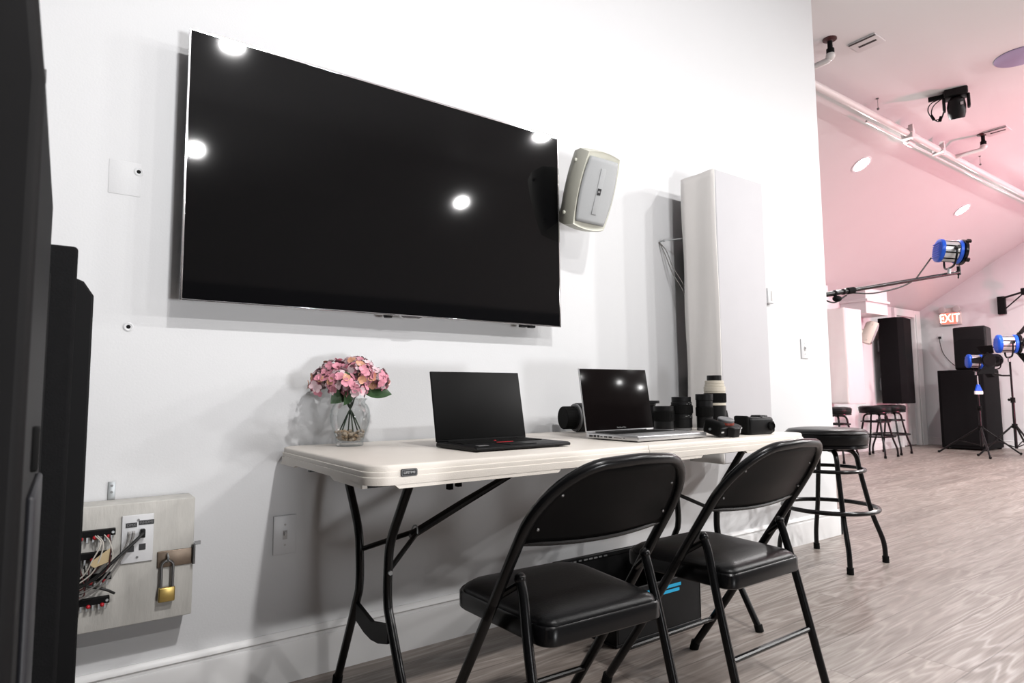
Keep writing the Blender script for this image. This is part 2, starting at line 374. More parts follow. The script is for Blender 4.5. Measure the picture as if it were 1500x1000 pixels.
br = MB().lathe([(.035, 0), (.035, .012), (.018, .02), (.018, .07)], 20, Matrix.Translation((1.80, 0, 1.70)) @ Matrix.Rotation(PI / 2, 4, 'X')).ball((1.79, -.085, 1.70), .026).build('wall_bracket', M['cream'])
br.parent = sp; br.matrix_parent_inverse = (Matrix.Translation(sp.location) @ sp.rotation_euler.to_matrix().to_4x4() @ Matrix.Diagonal((.95, .95, .93, 1))).inverted()
sp2 = wall_speaker((9.80, 2.33, 1.76), Euler((math.radians(22), math.radians(4), math.radians(22))), 'cream wall speaker on the far wall beside the black column speaker', 'cream wall speakers')
br = MB().lathe([(.05, 0), (.05, .03), (.02, .04), (.02, .10)], 20, Matrix.Translation((9.70, YB, 1.80)) @ Matrix.Rotation(PI / 2, 4, 'X')).ball((9.70, YB - .11, 1.80), .04).build('wall_bracket', M['cream'])
br.parent = sp2; br.matrix_parent_inverse = (Matrix.Translation(sp2.location) @ sp2.rotation_euler.to_matrix().to_4x4()).inverted()

# ------------------------------------------------------------------ column speakers hung on walls
def column(x0, x1, yf, yb, z0, z1, yw, lab, main, side, rod=True, name='column_speaker'):
    t = thing(name, lab, 'speaker', ((x0 + x1) / 2, yw, z0), group=None)
    w = (x1 - x0) / 2; f = yf - yw; b = yb - yw; h = z1 - z0
    def panel(x, y0, y1, nz, seed, wob):
        return
    mb = MB()
    mb.rbox(-w, w, f, b, 0, h, .008)
    mb.build('cabinet', main, t, ang=30)
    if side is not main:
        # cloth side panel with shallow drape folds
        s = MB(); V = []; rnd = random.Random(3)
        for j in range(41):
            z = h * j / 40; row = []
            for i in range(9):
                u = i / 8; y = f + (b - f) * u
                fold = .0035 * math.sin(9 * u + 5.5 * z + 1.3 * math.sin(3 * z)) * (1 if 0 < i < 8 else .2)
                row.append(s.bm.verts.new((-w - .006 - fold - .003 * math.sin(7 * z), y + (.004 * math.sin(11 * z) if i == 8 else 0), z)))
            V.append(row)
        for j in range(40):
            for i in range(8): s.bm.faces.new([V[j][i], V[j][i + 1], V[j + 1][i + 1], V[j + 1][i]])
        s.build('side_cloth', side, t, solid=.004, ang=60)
    for q in (.62, .15): MB().box(-.05, .05, b, 0, h * q, h * (q + .15)).build('wall_bracket', M['steel'], t)
    return t
wc = column(2.485, 2.875, -.30, -.105, .57, 1.965, 0, 'tall column speaker wrapped in white and cream cloth, hung behind the telephoto lens', M['cloth'], M['cloth_brightened'])
t = thing('tie_rod', 'thin steel tie rod hooked into the wall left of wrapped column', 'rod', (2.41, 0, 1.66))
MB().tube(catmull([(.01, 0, .0), (.012, -.03, .002), (.03, -.045, .004), (.10, -.115, .012)]), .003, 8).ball((.012, -.03, .002), .006, 8).build('rod', M['steel'], t)
MB().tube(catmull([(.005, -.006, 0), (.03, -.03, -.05), (.05, -.05, -.13), (.075, -.09, -.22), (.10, -.12, -.33)]), .0022, 6).build('slack_wire', M['wiregrey'], t)
MB().tube(catmull([(.005, -.006, 0), (.02, -.03, -.07), (.045, -.05, -.16), (.07, -.09, -.25), (.09, -.12, -.36)]), .0022, 6).build('slack_wire', M['wiregrey'], t)
column(8.53, 8.97, 2.10, 2.36, .735, 2.035, YB, 'white cloth-wrapped column speaker on the far wall above the half-hidden stool', M['cloth'], M['cloth_brightened'])
bc = column(10.25, 10.72, 2.18, 2.46, .715, 2.03, YB, 'tall black column speaker on the far wall above the pair of bar stools', M['carpet'], M['carpet'])
MB().prism([(-.235, 0), (-.16, -.06), (.235, 0)], 0, 1.30, 'z').build('angled_front', M['carpet'], bc, loc=(0, -.389, .01))
MB().box(.235, .27, -.36, -.33, .75, .92).build('side_handle', M['blackmatte'], bc, bevel=.005)

# ------------------------------------------------------------------ left foreground cabinets
t = thing('tall_equipment_cabinet', 'tall black equipment cabinet nearest at the left edge, its upper corner sloping', 'cabinet', (-.30, -1.33, 0))
pf = [(-.32, 0), (.278, 0), (.278, 1.135), (.250, 1.40), (.20, 1.75), (-.32, 1.75)]
MB().prism(pf, -.20, .20, 'y').build('cabinet_body', M['cabface'], t, bevel=.008, bseg=3)
MB().rbox(-.28, .25, -.206, -.199, .05, 1.10, .004).build('front_panel', M['blackmatte'], t)
MB().rbox(.277, .284, -.11, .10, .10, .815, .02).build('side_reflection', M['greyblack'], t)  # rounded grey panel standing in for a reflection on the cabinet side
MB().rbox(.277, .283, -.06, -.03, .83, .87, .002).build('latch', M['rubber'], t)
MB().cyl((.268, -.12, 1.17), (.2755, -.12, 1.17), .006, seg=14).build('rivet', M['darksteel'], t)
t = thing('loudspeaker_cabinet', 'square-topped black loudspeaker cabinet standing between the nearest cabinet and slim panel', 'speaker', (-.27, -.75, 0))
MB().rbox(-.28, .278, -.15, .14, 0, 1.137, .006).build('cabinet_body', M['carpet'], t)
MB().box(-.24, .245, -.154, -.15, .05, 1.09).build('grille', M['blackmatte'], t, bevel=.002)
t = thing('flight_case', 'slim black case with chamfered top corner standing against electrical box', 'case', (-.15, -.42, 0))
MB().prism([(-.2, 0), (.190, 0), (.190, 1.105), (.172, 1.133), (.158, 1.139), (.15, 1.134), (-.2, 1.134)], -.15, .16, 'y').build('case_body', M['blackmatte'], t, bevel=.004)
MB().box(.150, .154, -.153, -.149, .3, 1.07).build('edge_strip', M['darksteel'], t)

# ------------------------------------------------------------------ electrical box
t = thing('electrical_box', 'rough white-painted wooden electrical box on wall at lower left', 'electrical box', (.18, 0, .455))
bm_ = MB(); bm_.rbox(-.30, .135, -.10, 0, -.163, .158, .003)
bmesh.ops.subdivide_edges(bm_.bm, edges=bm_.bm.edges[:], cuts=2)
bm_.build('box_body', M['boxwood'], t)
pl = MB().rbox(-.041, .034, -.106, -.10, .0, .126, .002).build('wall_plate', M['plate'], t)
MB().box(-.032, -.006, -.1072, -.106, .094, .106).box(-.002, .034, -.1072, -.106, .098, .110).build('label_strip', M['badge'], pl)
text('label_text', 'DMX', .0095, M['inkdim'], pl, (-.019, -.1074, .1), RY, .0002)
text('label_text', 'P/HDMI', .0095, M['inkdim'], pl, (.016, -.1074, .104), RY, .0002)
MB().box(-.027, -.011, -.1075, -.106, .030, .046).box(.0005, .016, -.1075, -.106, .032, .048).build('blank_port', M['badge'], pl)
for q in (.112, .014): MB().cyl((-.003, -.105, q), (-.003, -.108, q), .003, seg=12).build('screw', M['darksteel'], pl)
MB().box(-.026, -.02, -.114, -.106, .076, .084).box(-.016, -.010, -.114, -.106, .076, .084).build('jack', M['greypaint'], pl)
MB().rbox(.002, .013, -.124, -.106, .066, .088, .002).build('hdmi_plug', M['plasticblk'], pl)
for (z, x1) in ((.093, -.055), (.037, -.058), (-.020, -.060), (-.079, -.062)):
    s = MB().box(-.28, x1, -.118, -.10, z - .011, z + .005).build('terminal_strip', M['blackmatte'], t, bevel=.001)
    MB().cyl((x1 - .006, -.116, z - .003), (x1 - .006, -.1215, z - .003), .0034, seg=12).build('strip_screw', M['steel'], s)
    for k in range(6): MB().ball((x1 - .016 - k * .030, -.119, z - .013), .0052, 10).build('red_terminal', M['red'], s)
    mb = MB()
    for k in range(12): mb.box(x1 - .012 - k * .013, x1 - .008 - k * .013, -.117, -.112, z - .024, z - .011)
    mb.build('terminal_pin', M['steel'], s)
MB().prism([(-.103, .030), (-.068, .055), (-.066, .022), (-.100, .010), (-.110, .018)], -.150, -.146, 'y').build('tan_clip', M['tan'], t, bevel=.001)
def wire(parent, pts, r, m, nm='wire'): MB().tube(catmull(pts, 8), r, 8).build(nm, m, parent)
wire(t, [(.0075, -.122, .078), (-.02, -.14, .055), (-.06, -.15, .02), (-.10, -.14, -.02), (-.16, -.13, -.05)], .0042, M['wireblk'], 'hdmi_cable')
wire(t, [(-.013, -.113, .079), (-.022, -.13, .055), (-.05, -.14, .008), (-.09, -.14, -.045), (-.15, -.13, -.075)], .0026, M['wiregrey'])
wire(t, [(-.023, -.113, .079), (-.03, -.13, .055), (-.06, -.138, .006), (-.10, -.138, -.04), (-.16, -.13, -.06)], .0022, M['wiregrey'])
wire(t, [(-.068, -.12, .085), (-.066, -.15, .05), (-.075, -.15, .0), (-.12, -.13, -.03)], .0016, M['rust'])
for k, (a, b) in enumerate(((-.08, -.082), (-.095, -.11), (-.10, -.125))):
    wire(t, [(a, -.12, .085), (a + .012, -.145, .068), (b + .02, -.15, .03), (b, -.14, -.01), (b - .06, -.13, -.05)], .0017, M['wirewhite'])
for k in range(5):
    wire(t, [(-.085 - .012 * k, -.118, .030 - .008 * k), (-.09 - .01 * k, -.135, .01), (-.12, -.135, -.02 - .01 * k), (-.18, -.125, -.05)], .0018, M['wireblk'] if k % 2 else M['rust'])
wire(t, [(-.052, -.12, -.068), (-.075, -.128, -.052), (-.12, -.128, -.035)], .0032, M['wireblk'])
hs = MB().rbox(.045, .136, -.105, -.10, -.024, .020, .002).build('hasp', M['brownmetal'], t)
MB().box(.130, .138, -.11, -.02, -.022, .028).cyl((.134, -.112, -.024), (.134, -.112, .030), .004).box(.136, .152, -.106, -.102, .026, .036).build('hinge', M['darksteel'], hs)
MB().tube(catmull([(.070, -.104, -.010), (.070, -.120, -.004), (.070, -.120, .006), (.070, -.104, .012)]), .0028, 8).build('staple', M['steel'], hs)
lk = thing('padlock', 'brass padlock with long steel shackle hanging from the hasp of electrical box', 'padlock', (.249, -.118, .345))
MB().rbox(-.020, .020, -.008, .008, -.002, .036, .003).build('lock_body', M['brass'], lk)
MB().tube([(-.014, 0, .034), (-.014, 0, .092)] + [(-.014 * math.cos(a), 0, .092 + .014 * math.sin(a)) for a in [PI * k / 10 for k in range(1, 10)]] + [(.014, 0, .092), (.014, 0, .034)], .0034, 10).build('shackle', M['darksteel'], lk)
t = thing('mending_plate', 'small galvanised metal strap screwed to wall just above the electrical box', 'metal strap', (.118, 0, .618))
MB().rbox(-.009, .009, -.0035, 0, -.005, .045, .001).build('strap', M['steel'], t)
for q in (.034, .016): MB().cyl((0, -.003, q), (0, -.0055, q), .0035, seg=12).build('screw', M['darksteel'], t)

# ------------------------------------------------------------------ folding table
TL, TR, TY0, TY1, TZ = .565, 2.393, -.757, -.006, .737
TM = (TL + TR) / 2
t = thing('folding_table', 'long almond plastic folding table with black steel legs against the white wall', 'table', (TM, TY1, 0))
def half(x0, x1, left):
    r = .055
    P = []
    pts = rrect(x0, x1, TY0, TY1, r, 8)
    if left: pts = [(x, y) if x < (x0 + x1) / 2 else (x1, TY1 if y > (TY0 + TY1) / 2 else TY0) for x, y in pts]
    else: pts = [(x, y) if x > (x0 + x1) / 2 else (x0, TY1 if y > (TY0 + TY1) / 2 else TY0) for x, y in pts]
    out = []
    for p in pts:
        if not out or (abs(out[-1][0] - p[0]) + abs(out[-1][1] - p[1])) > 1e-6: out.append(p)
    return out
def tabletop(x0, x1, left):
    o = half(x0, x1, left); cx, cy = (x0 + x1) / 2, (TY0 + TY1) / 2
    mb = MB()
    prof = [(.011, TZ), (.0075, TZ - .0012), (.0055, TZ - .004), (.005, TZ - .0150), (.0022, TZ - .0162), (.0018, TZ - .018), (.0025, TZ - .027), (.0002, TZ - .0282), (0, TZ - .030), (.001, TZ - .046)]
    rings = []
    for ins, z in prof:
        ring = []
        for x, y in o:
            xs = 1 if x > cx else -1; ys = 1 if y > cy else -1
            seam = (left and abs(x - x1) < 1e-6) or ((not left) and abs(x - x0) < 1e-6)
            ring.append(mb.bm.verts.new((x - (0 if seam else xs * ins) - TM, y - ys * ins - TY1, z)))
        rings.append(ring)
    n = len(o)
    mb.bm.faces.new(rings[0])
    for A, B in zip(rings, rings[1:]):
        for k in range(n): mb.bm.faces.new([A[k], A[(k + 1) % n], B[(k + 1) % n], B[k]])
    mb.bm.faces.new(rings[-1][::-1])
    return mb
A = tabletop(TL, TM - .001, True).build('tabletop', M['tabletop'], t, ang=50)
B = tabletop(TM + .001, TR, False).build('tabletop', M['tabletop'], t, ang=50)
# deeper skirt at corners and in middle, stepped like the moulded apron
def skirt(parent, x0, x1, y0, y1):
    MB().prism([(x0, TZ - .045), (x1, TZ - .045), (x1 - .012, TZ - .055), (x0 + .012, TZ - .055)], y0, y1, 'y').build('skirt', M['tabletop'], parent, loc=(-TM, -TY1, 0))
for y0 in (TY0 + .002, TY1 - .014):
    skirt(A, TL + .06, TL + .56, y0, y0 + .012); skirt(B, TM + .02, TM + .26, y0, y0 + .012); skirt(B, TR - .42, TR - .06, y0, y0 + .012)
MB().prism([(TY0 + .05, TZ - .045), (TY0 + .05, TZ - .055), (TY0 + .24, TZ - .055), (TY0 + .27, TZ - .045)], TL + .002, TL + .014, 'x').prism([(TY1 - .03, TZ - .045), (TY1 - .03, TZ - .053), (TY1 - .17, TZ - .053), (TY1 - .19, TZ - .045)], TL + .002, TL + .014, 'x').build('skirt', M['tabletop'], A, loc=(-TM, -TY1, 0))
bd = MB().prism(rrect(-.021, .021, -.0085, .0085, .004), -.0035, 0, 'y').build('badge', M['badge'], t, loc=(.661 - TM, TY0 - TY1 + .0025, TZ - .0195))
MB().prism(rrect(-.0195, .0195, -.0072, .0072, .003), -.0042, -.0035, 'y').build('badge_rim', M['inkdim'], bd)
MB().prism(rrect(-.0183, .0183, -.0060, .0060, .003), -.0045, -.004, 'y').build('badge_panel', M['badge'], bd)
text('badge_text', 'LIFETIME', .0078, M['ink'], bd, (0, -.0048, 0), RY, .0002)
YM = (TY0 + TY1) / 2
def leg(x, s, parent, toe):
    pts = [(x + toe * .03, YM + s * .245, TZ - .045), (x + toe * .018, YM + s * .18, .60), (x + toe * .006, YM + s * .115, .50), (x, YM + s * .10, .42), (x, YM + s * .10, .34), (x, YM + s * .125, .28), (x, YM + s * .27, .012)]
    pts = [(px - TM, py - TY1, pz) for px, py, pz in pts]
    l = MB().tube(catmull(pts, 6), .0125, 12).build('leg', M['black'], parent)
    MB().cyl(Vector(pts[-1]) + Vector((0, -s * .004, .012)), Vector(pts[-1]) + Vector((0, s * .003, -.0115)), .0155, seg=14).build('foot_cap', M['rubber'], l)
for x, inn in ((.735, 1), (2.165, -1)):
    for s in (-1, 1): leg(x, s, t, -0)
    X = x - TM; Y = YM - TY1
    MB().prism([(-.112, .235), (-.112, .285), (0, .262), (.112, .285), (.112, .235), (.05, .218), (0, .213), (-.05, .218)], -.006, .006, 'x', Matrix.Translation((X, Y, 0))).build('spreader_plate', M['blackpanel'], t)
    xr, zr = X + inn * .135, .492
    for s in (-1, 1):
        MB().tube([(X, Y + s * .10, .42 + (.02 if s > 0 else 0)), (xr, Y + s * .008, zr)], .0075, 10).build('brace_arm', M['black'], t)
        MB().cyl((X, Y + s * .118, .42), (X, Y + s * .10, .42), .006, seg=12).build('rivet', M['steel'], t)
    MB().tube([(xr - inn * .02, Y, zr - .01), (X + inn * .30, Y, .56), (X + inn * .62, Y, TZ - .05)], [.013, .013, .010], 10).build('brace', M['black'], t)
    MB().tube([(xr - inn * .006 + inn * .004 * math.sin(a), Y + .019 * math.cos(a), zr + .019 * math.sin(a)) for a in [2 * PI * k / 16 for k in range(16)]], .0022, 6, closed=True).build('lock_ring', M['steel'], t)
    MB().cyl((X + inn * .03, Y - .25, TZ - .052), (X + inn * .03, Y + .25, TZ - .052), .011, seg=12).build('pivot_bar', M['black'], t)
    MB().box(X + inn * .05, X + inn * .062, -.72, -.705, TZ - .075, TZ - .045).box(X + inn * .075, X + inn * .087, -.72, -.705, TZ - .07, TZ - .045).build('catch', M['rubber'], t)
MB().box(TL + .05 - TM, TR - .05 - TM, -.60, -.585, TZ - .07, TZ - .045).box(TL + .05 - TM, TR - .05 - TM, -.17, -.155, TZ - .07, TZ - .045).build('frame_rail', M['black'], t)

# ------------------------------------------------------------------ vase with flowers
v = thing('glass_vase', 'clear glass vase of pebbles holding pink hydrangeas at left end of folding table', 'vase', (.750, -.150, TZ))
prof_o = [(0, .0005), (.040, .0005), (.043, .004), (.042, .010), (.044, .02), (.052, .045), (.060, .07), (.0635, .095), (.061, .115), (.054, .130), (.047, .137), (.047, .142), (.052, .148), (.053, .151)]
prof_i = [(.0505, .151), (.0495, .148), (.0445, .142), (.0445, .137), (.0515, .129), (.0585, .115), (.061, .095), (.0575, .07), (.0495, .045), (.0415, .02), (.0385, .014), (0, .012)]
mb = MB(); mb.lathe(prof_o + prof_i, 40, open_=True); mb.build('glass_body', M['glass'], v, ang=80)
pb = MB(); rnd = random.Random(5); pb2 = MB()
for k in range(150):
    a = rnd.random() * 2 * PI; zz = .018 + rnd.random() * .030; R = (.034 + (zz - .014) * .36) * math.sqrt(rnd.random())
    (pb if k % 2 else pb2).ball((R * math.cos(a), R * math.sin(a), zz), .0052 + .002 * rnd.random(), 7, (1, .8, .7))
o = pb.build('pebbles', M['pebble'], v); o['kind'] = 'stuff'
o = pb2.build('pebbles', M['pebble2'], v); o['kind'] = 'stuff'; o['label'] = 'paler pebbles'
fl = thing('hydrangea_bouquet', 'bunch of pink and coral hydrangeas with dark leaves standing in glass vase', 'flowers', (.750, -.150, TZ))
for k, (a, r0, r1, zt) in enumerate(((.4, .033, .05, .23), (1.6, .030, .04, .24), (2.7, .036, .06, .22), (3.6, .034, .07, .2), (4.6, .03, .05, .23), (5.5, .038, .07, .21))):
    MB().tube(catmull([(-r0 * math.cos(a), -r0 * .8 * math.sin(a), .046), (-.010 * math.cos(a), -.008 * math.sin(a), .10), (.006 * math.cos(a), .006 * math.sin(a), .128), (.02 * math.cos(a), .02 * math.sin(a), .16), (r1 * math.cos(a), r1 * math.sin(a), zt)]), .0023, 7).build('stem', M['stem'], fl)
rnd = random.Random(11)
def petal(mb, c, n, u, L, W, cup):
    w = n.cross(u).normalized(); pts = []
    rows = [(0, .12), (.3, .7), (.62, 1.), (.88, .72), (1.0, .28)]
    V = []
    for t_, wf in rows:
        cen = c + u * (L * t_) + n * (cup * L * t_ * t_)
        V.append([mb.bm.verts.new(cen + w * (s * W * wf) + n * (abs(s) * .10 * L * wf)) for s in (-1, 0, 1)])
    for A_, B_ in zip(V, V[1:]):
        for i in range(2): mb.bm.faces.new([A_[i], A_[i + 1], B_[i + 1], B_[i]])
heads = [(-.095, -.01, .205, .052), (-.055, -.045, .215, .055), (-.04, .03, .25, .055), (.01, -.04, .24, .060), (.03, .02, .262, .055), (.065, -.035, .225, .055), (.095, .0, .215, .048), (-.005, -.05, .195, .045), (.05, .05, .23, .05), (-.075, .04, .23, .045), (.0, .0, .235, .06)]
heads = [(x * .93, y, z - .012, r * .93) for x, y, z, r in heads]
for (hx, hy, hz, hr) in heads:
    hp = MB(); hc = 1; hl = 2; cols = (0, 0, 0, hc, hl, hl)
    for k in range(34):
        zc_ = 1 - 1.6 * (k + .5) / 34; ph = k * 2.39996 + rnd.random() * .5; rr = math.sqrt(max(0, 1 - zc_ * zc_))
        n = Vector((rr * math.cos(ph), rr * math.sin(ph), zc_)).normalized()
        n = (n + Vector((rnd.uniform(-.3, .3), rnd.uniform(-.3, .3), rnd.uniform(-.3, .3)))).normalized()
        c = Vector((hx, hy, hz)) + Vector((n.x, n.y, n.z * .75)) * hr * rnd.uniform(.78, 1.0)
        u0 = n.orthogonal().normalized(); rot = rnd.random() * PI
        mi = rnd.choice(cols); nf = len(hp.bm.faces)
        for q in range(4):
            u = (Matrix.Rotation(rot + q * PI / 2, 3, n) @ u0); petal(hp, c, n, u, rnd.uniform(.0125, .0165), .0080, rnd.uniform(-.1, .5))
        hp.bm.faces.ensure_lookup_table()
        for ff in list(hp.bm.faces)[nf:]: ff.material_index = mi
    a = hp.build('flower_head', M['pink'], fl, ang=80); a.data.materials.append(M['coral']); a.data.materials.append(M['pale'])
def leafm(base, d, up, L, W):
    mb = MB(); d = Vector(d).normalized(); w = d.cross(Vector(up)).normalized(); n = w.cross(d); V = []
    for i in range(11):
        t_ = i / 10; ww = W * (math.sin(PI * min(1, t_ * 1.02) ** .8) ** .8 if 0 < t_ < 1 else 0.02); cen = Vector(base) + d * (L * t_) - n * (.25 * L * t_ * t_)
        V.append([mb.bm.verts.new(cen + w * ww * s + n * (abs(s) * .18 * ww)) for s in (-1, -.5, 0, .5, 1)])
    for A_, B_ in zip(V, V[1:]):
        for i in range(4): mb.bm.faces.new([A_[i], A_[i + 1], B_[i + 1], B_[i]])
    mb.build('leaf', M['leaf'], fl, ang=80)
leafm((.03, -.02, .178), (.95, -.25, .0), (-.1, -.85, .6), .10, .034)
leafm((.04, .01, .18), (.8, -.6, -.15), (0, -.6, .7), .07, .026)
leafm((-.03, -.03, .176), (-.75, -.3, -.55), (.2, -.8, .5), .06, .025)
leafm((-.02, -.045, .176), (-.25, -.3, -.75), (.6, -.8, .2), .05, .022)
leafm((-.065, -.06, .235), (.7, -.3, -.05), (0, -.5, .9), .045, .009)

# ------------------------------------------------------------------ laptops
def laptop(loc, rz, W, D, lab, body, keycol, scr, th, base_th, silver=False, H=None, lean=12):
    t = thing('laptop', lab, 'laptop', loc, (0, 0, rz))
    # local: hinge-left corner at origin, +x to the right, -y towards the user
    if silver: MB().rbox(0, W, -D, 0, .003, base_th, .004).build('base', body, t)
    else:
        MB().prism([(-D, .004), (-D, base_th * .72), (-D + .01, base_th * .9), (-.004, base_th), (0, base_th * .8), (0, .002), (-D + .03, .002)], 0, W, 'x').build('base', body, t, bevel=.0025)
    for sx, sy in ((.03, .03), (W - .03, .03), (.03, D - .03), (W - .03, D - .03)): MB().cyl((sx, -sy, 0), (sx, -sy, .005), .007, seg=12).build('rubber_foot', M['rubber'], t)
    kb = MB(); nr, nc = 5, 14; x0, x1 = W * .07, W * .93; y0, y1 = -.022, -D * .52
    for r in range(nr):
        for c_ in range(nc):
            if r == nr - 1 and 4 <= c_ <= 8: continue
            a = x0 + (x1 - x0) * c_ / nc; b = y0 + (y1 - y0) * r / nr
            kb.box(a + .001, a + (x1 - x0) / nc - .001, b + (y1 - y0) / nr + .001, b - .001, base_th - .001, base_th + .0012)
    kb.box(x0 + (x1 - x0) * 4 / nc, x0 + (x1 - x0) * 9 / nc, y1 + .001, y1 - (y1 - y0) / nr - .001, base_th - .001, base_th + .0012)
    kb.build('keyboard', keycol, t)
    MB().box(W * .36, W * .64, -D + .012, -D * .60, base_th - .001, base_th + .0004).build('trackpad', body, t)
    la = math.radians(lean); mx = Matrix.Translation((0, -.002, base_th)) @ Matrix.Rotation(-la, 4, 'X')
    MB().rbox(0, W, -.001, th, 0, H, .0028, mx=mx).build('lid', body, t)
    sc = MB().rbox(.0018, W - .0018, -.0022, 0, .006, H - .0018, .001, mx=mx).build('screen', scr, t)
    MB().cyl((W * .12, .001, base_th), (W * .88, .001, base_th), .005, seg=12).build('hinge', keycol, t)
    return t, sc, mx
lt, sc, mx = laptop((.93, -.392, TZ), 0, .342, .232, 'thin black laptop open and switched off, in the middle of folding table', M['plasticblk'], M['rubber'], M['lapmatte'], .005, .016, H=.222, lean=-11 * -1)
MB().ball((.165, -.078, .0175), .0045, 10, (1, 1, .5)).build('pointing_nub', M['red'], lt)
MB().box(.14, .20, -.127, -.122, .0155, .0168).build('red_striped_buttons', M['red'], lt)
MB().box(.02, .055, -.212, -.195, .0155, .0164).build('sticker', M['inkdim'], lt)
lt, sc, mx = laptop((1.522, -.418, TZ), 0, .352, .25, 'silver aluminium laptop with dark glossy screen open at right half of folding table', M['silver'], M['rubber'], M['lapscreen'], .006, .021, True, H=.235, lean=9)
pr = text('screen_print', 'MacBook Pro', .0085, M['inkdim'], sc, (0, 0, 0), (0, 0, 0), .0002)
pr.matrix_local = mx @ Matrix.Translation((.176, -.0026, .013)) @ Matrix.Rotation(PI / 2, 4, 'X')
MB().box(-.0008, .0004, -.035, -.018, .008, .015).box(-.0008, .0004, -.052, -.040, .008, .016).box(-.0008, .0004, -.068, -.058, .008, .016).box(-.0008, .0004, -.084, -.074, .009, .013).box(-.0008, .0004, -.108, -.092, .009, .014).box(-.0008, .0004, -.130, -.114, .009, .014).box(-.0008, .0004, -.175, -.140, .010, .012).box(-.0008, .0004, -.19, -.184, .010, .013).build('ports', M['badge'], lt)
MB().box(.155, .195, -.2506, -.2495, .013, .018).build('latch_notch', M['ink'], lt)

# ------------------------------------------------------------------ lenses and cameras
def lens(name, lab, loc, secs, cap=None, rot=None, hoodpetal=False, cat='camera lens', group=None):
    """secs: list of (z0, z1, r, material)"""
    t = thing(name, lab, cat, loc, rot or (0, 0, 0), group)
    for i, (z0, z1, r, m) in enumerate(secs):
        nm = {'lenswhite': 'barrel', 'rub': 'focus_ring'}.get(m, 'barrel')
        mm_ = M['lenswhite'] if m == 'lenswhite' else (M['rubber'] if m == 'rub' else (M['lensgrey'] if m == 'cap' else (M['ink'] if m == 'ink' else M['plasticblk'])))
        mb = MB()
        if m == 'rub':
            seg = 48; prof = []
            for z, k in ((z0, 0), (z0 + .001, 1), (z1 - .001, 1), (z1, 0)):
                prof.append((r - (.0015 if not k else 0), z))
            mb.lathe(prof, seg)
            for q in range(36):
                a = 2 * PI * q / 36; mb.box(-.0012, .0012, r - .001, r + .0012, z0 + .003, z1 - .003, Matrix.Rotation(a, 4, 'Z'))
        else: mb.lathe([(r - .0015, z0), (r, z0 + .0015), (r, z1 - .0015), (r - .0015, z1)], 40)
        if m == 'cap': nm = 'lens_cap'
        if m == 'ink': nm = 'white_ring'
        mb.build(nm, mm_, t, ang=30)
    return t
lens('camera_lens', 'wide black lens with pale ring lying on its side behind the silver laptop', (1.775, -.12, TZ + .062),
     [(-.095, -.045, .046, 'rub'), (-.048, -.040, .048, 'b'), (-.040, -.030, .058, 'cap'), (-.031, .03, .0605, 'b'), (.03, .06, .052, 'b')], rot=(0, PI / 2, math.radians(-12)))
lens('camera_lens', 'short black lens with a wide flat cap, directly right of the silver laptop screen', (2.09, -.19, TZ),
     [(0, .03, .038, 'b'), (.03, .08, .040, 'rub'), (.08, .108, .038, 'b'), (.108, .116, .040, 'cap'), (.116, .128, .055, 'b')])
lens('camera_lens', 'squat black lens standing upright at the left end of upright lens row', (2.055, -.315, TZ),
     [(0, .012, .040, 'cap'), (.012, .045, .041, 'b'), (.045, .085, .043, 'rub'), (.085, .106, .042, 'b')])
t = lens('camera_lens', 'stout black zoom lens with white scale marks, between squat lens and slim lens', (2.17, -.315, TZ),
     [(0, .012, .042, 'cap'), (.012, .05, .044, 'b'), (.05, .072, .045, 'b'), (.072, .108, .047, 'rub'), (.108, .122, .044, 'b'), (.122, .144, .041, 'b')])
mb = MB()
for a, z, w_ in ((-115, .062, .010), (-100, .064, .006), (-85, .058, .008), (-108, .113, .007), (-90, .113, .004), (-75, .116, .010), (-95, .120, .006), (-78, .063, .007)):
    q = math.radians(a + 0); R_ = .0452 if z < .1 else .0442
    mb.box(-w_ / 2, w_ / 2, -R_ - .0006, -R_ + .001, z - .0012, z + .0012, Matrix.Rotation(q + PI / 2, 4, 'Z'))
mb.build('scale_marks', M['inkdim'], t)
lens('camera_lens', 'slim tall black lens standing in front of the white telephoto lens', (2.235, -.385, TZ),
     [(0, .012, .034, 'cap'), (.012, .06, .034, 'b'), (.06, .10, .036, 'rub'), (.10, .128, .035, 'b'), (.128, .155, .0365, 'b')])
tl = lens('telephoto_lens', 'tall white and black telephoto lens standing at right end of the lens row', (2.322, -.375, TZ),
     [(0, .050, .048, 'b'), (.05, .105, .046, 'b'), (.105, .117, .0455, 'lenswhite'), (.117, .158, .047, 'rub'), (.158, .165, .045, 'lenswhite'), (.165, .187, .046, 'lenswhite'), (.187, .198, .042, 'lenswhite'), (.198, .213, .040, 'lenswhite'), (.213, .236, .031, 'b')])
MB().prism([(-.02, 0), (.02, 0), (.014, .055), (.0, .083), (-.014, .055)], .046, .052, 'y', Matrix.Rotation(math.radians(-125), 4, 'Z')).build('hood_petal', M['plasticblk'], tl)
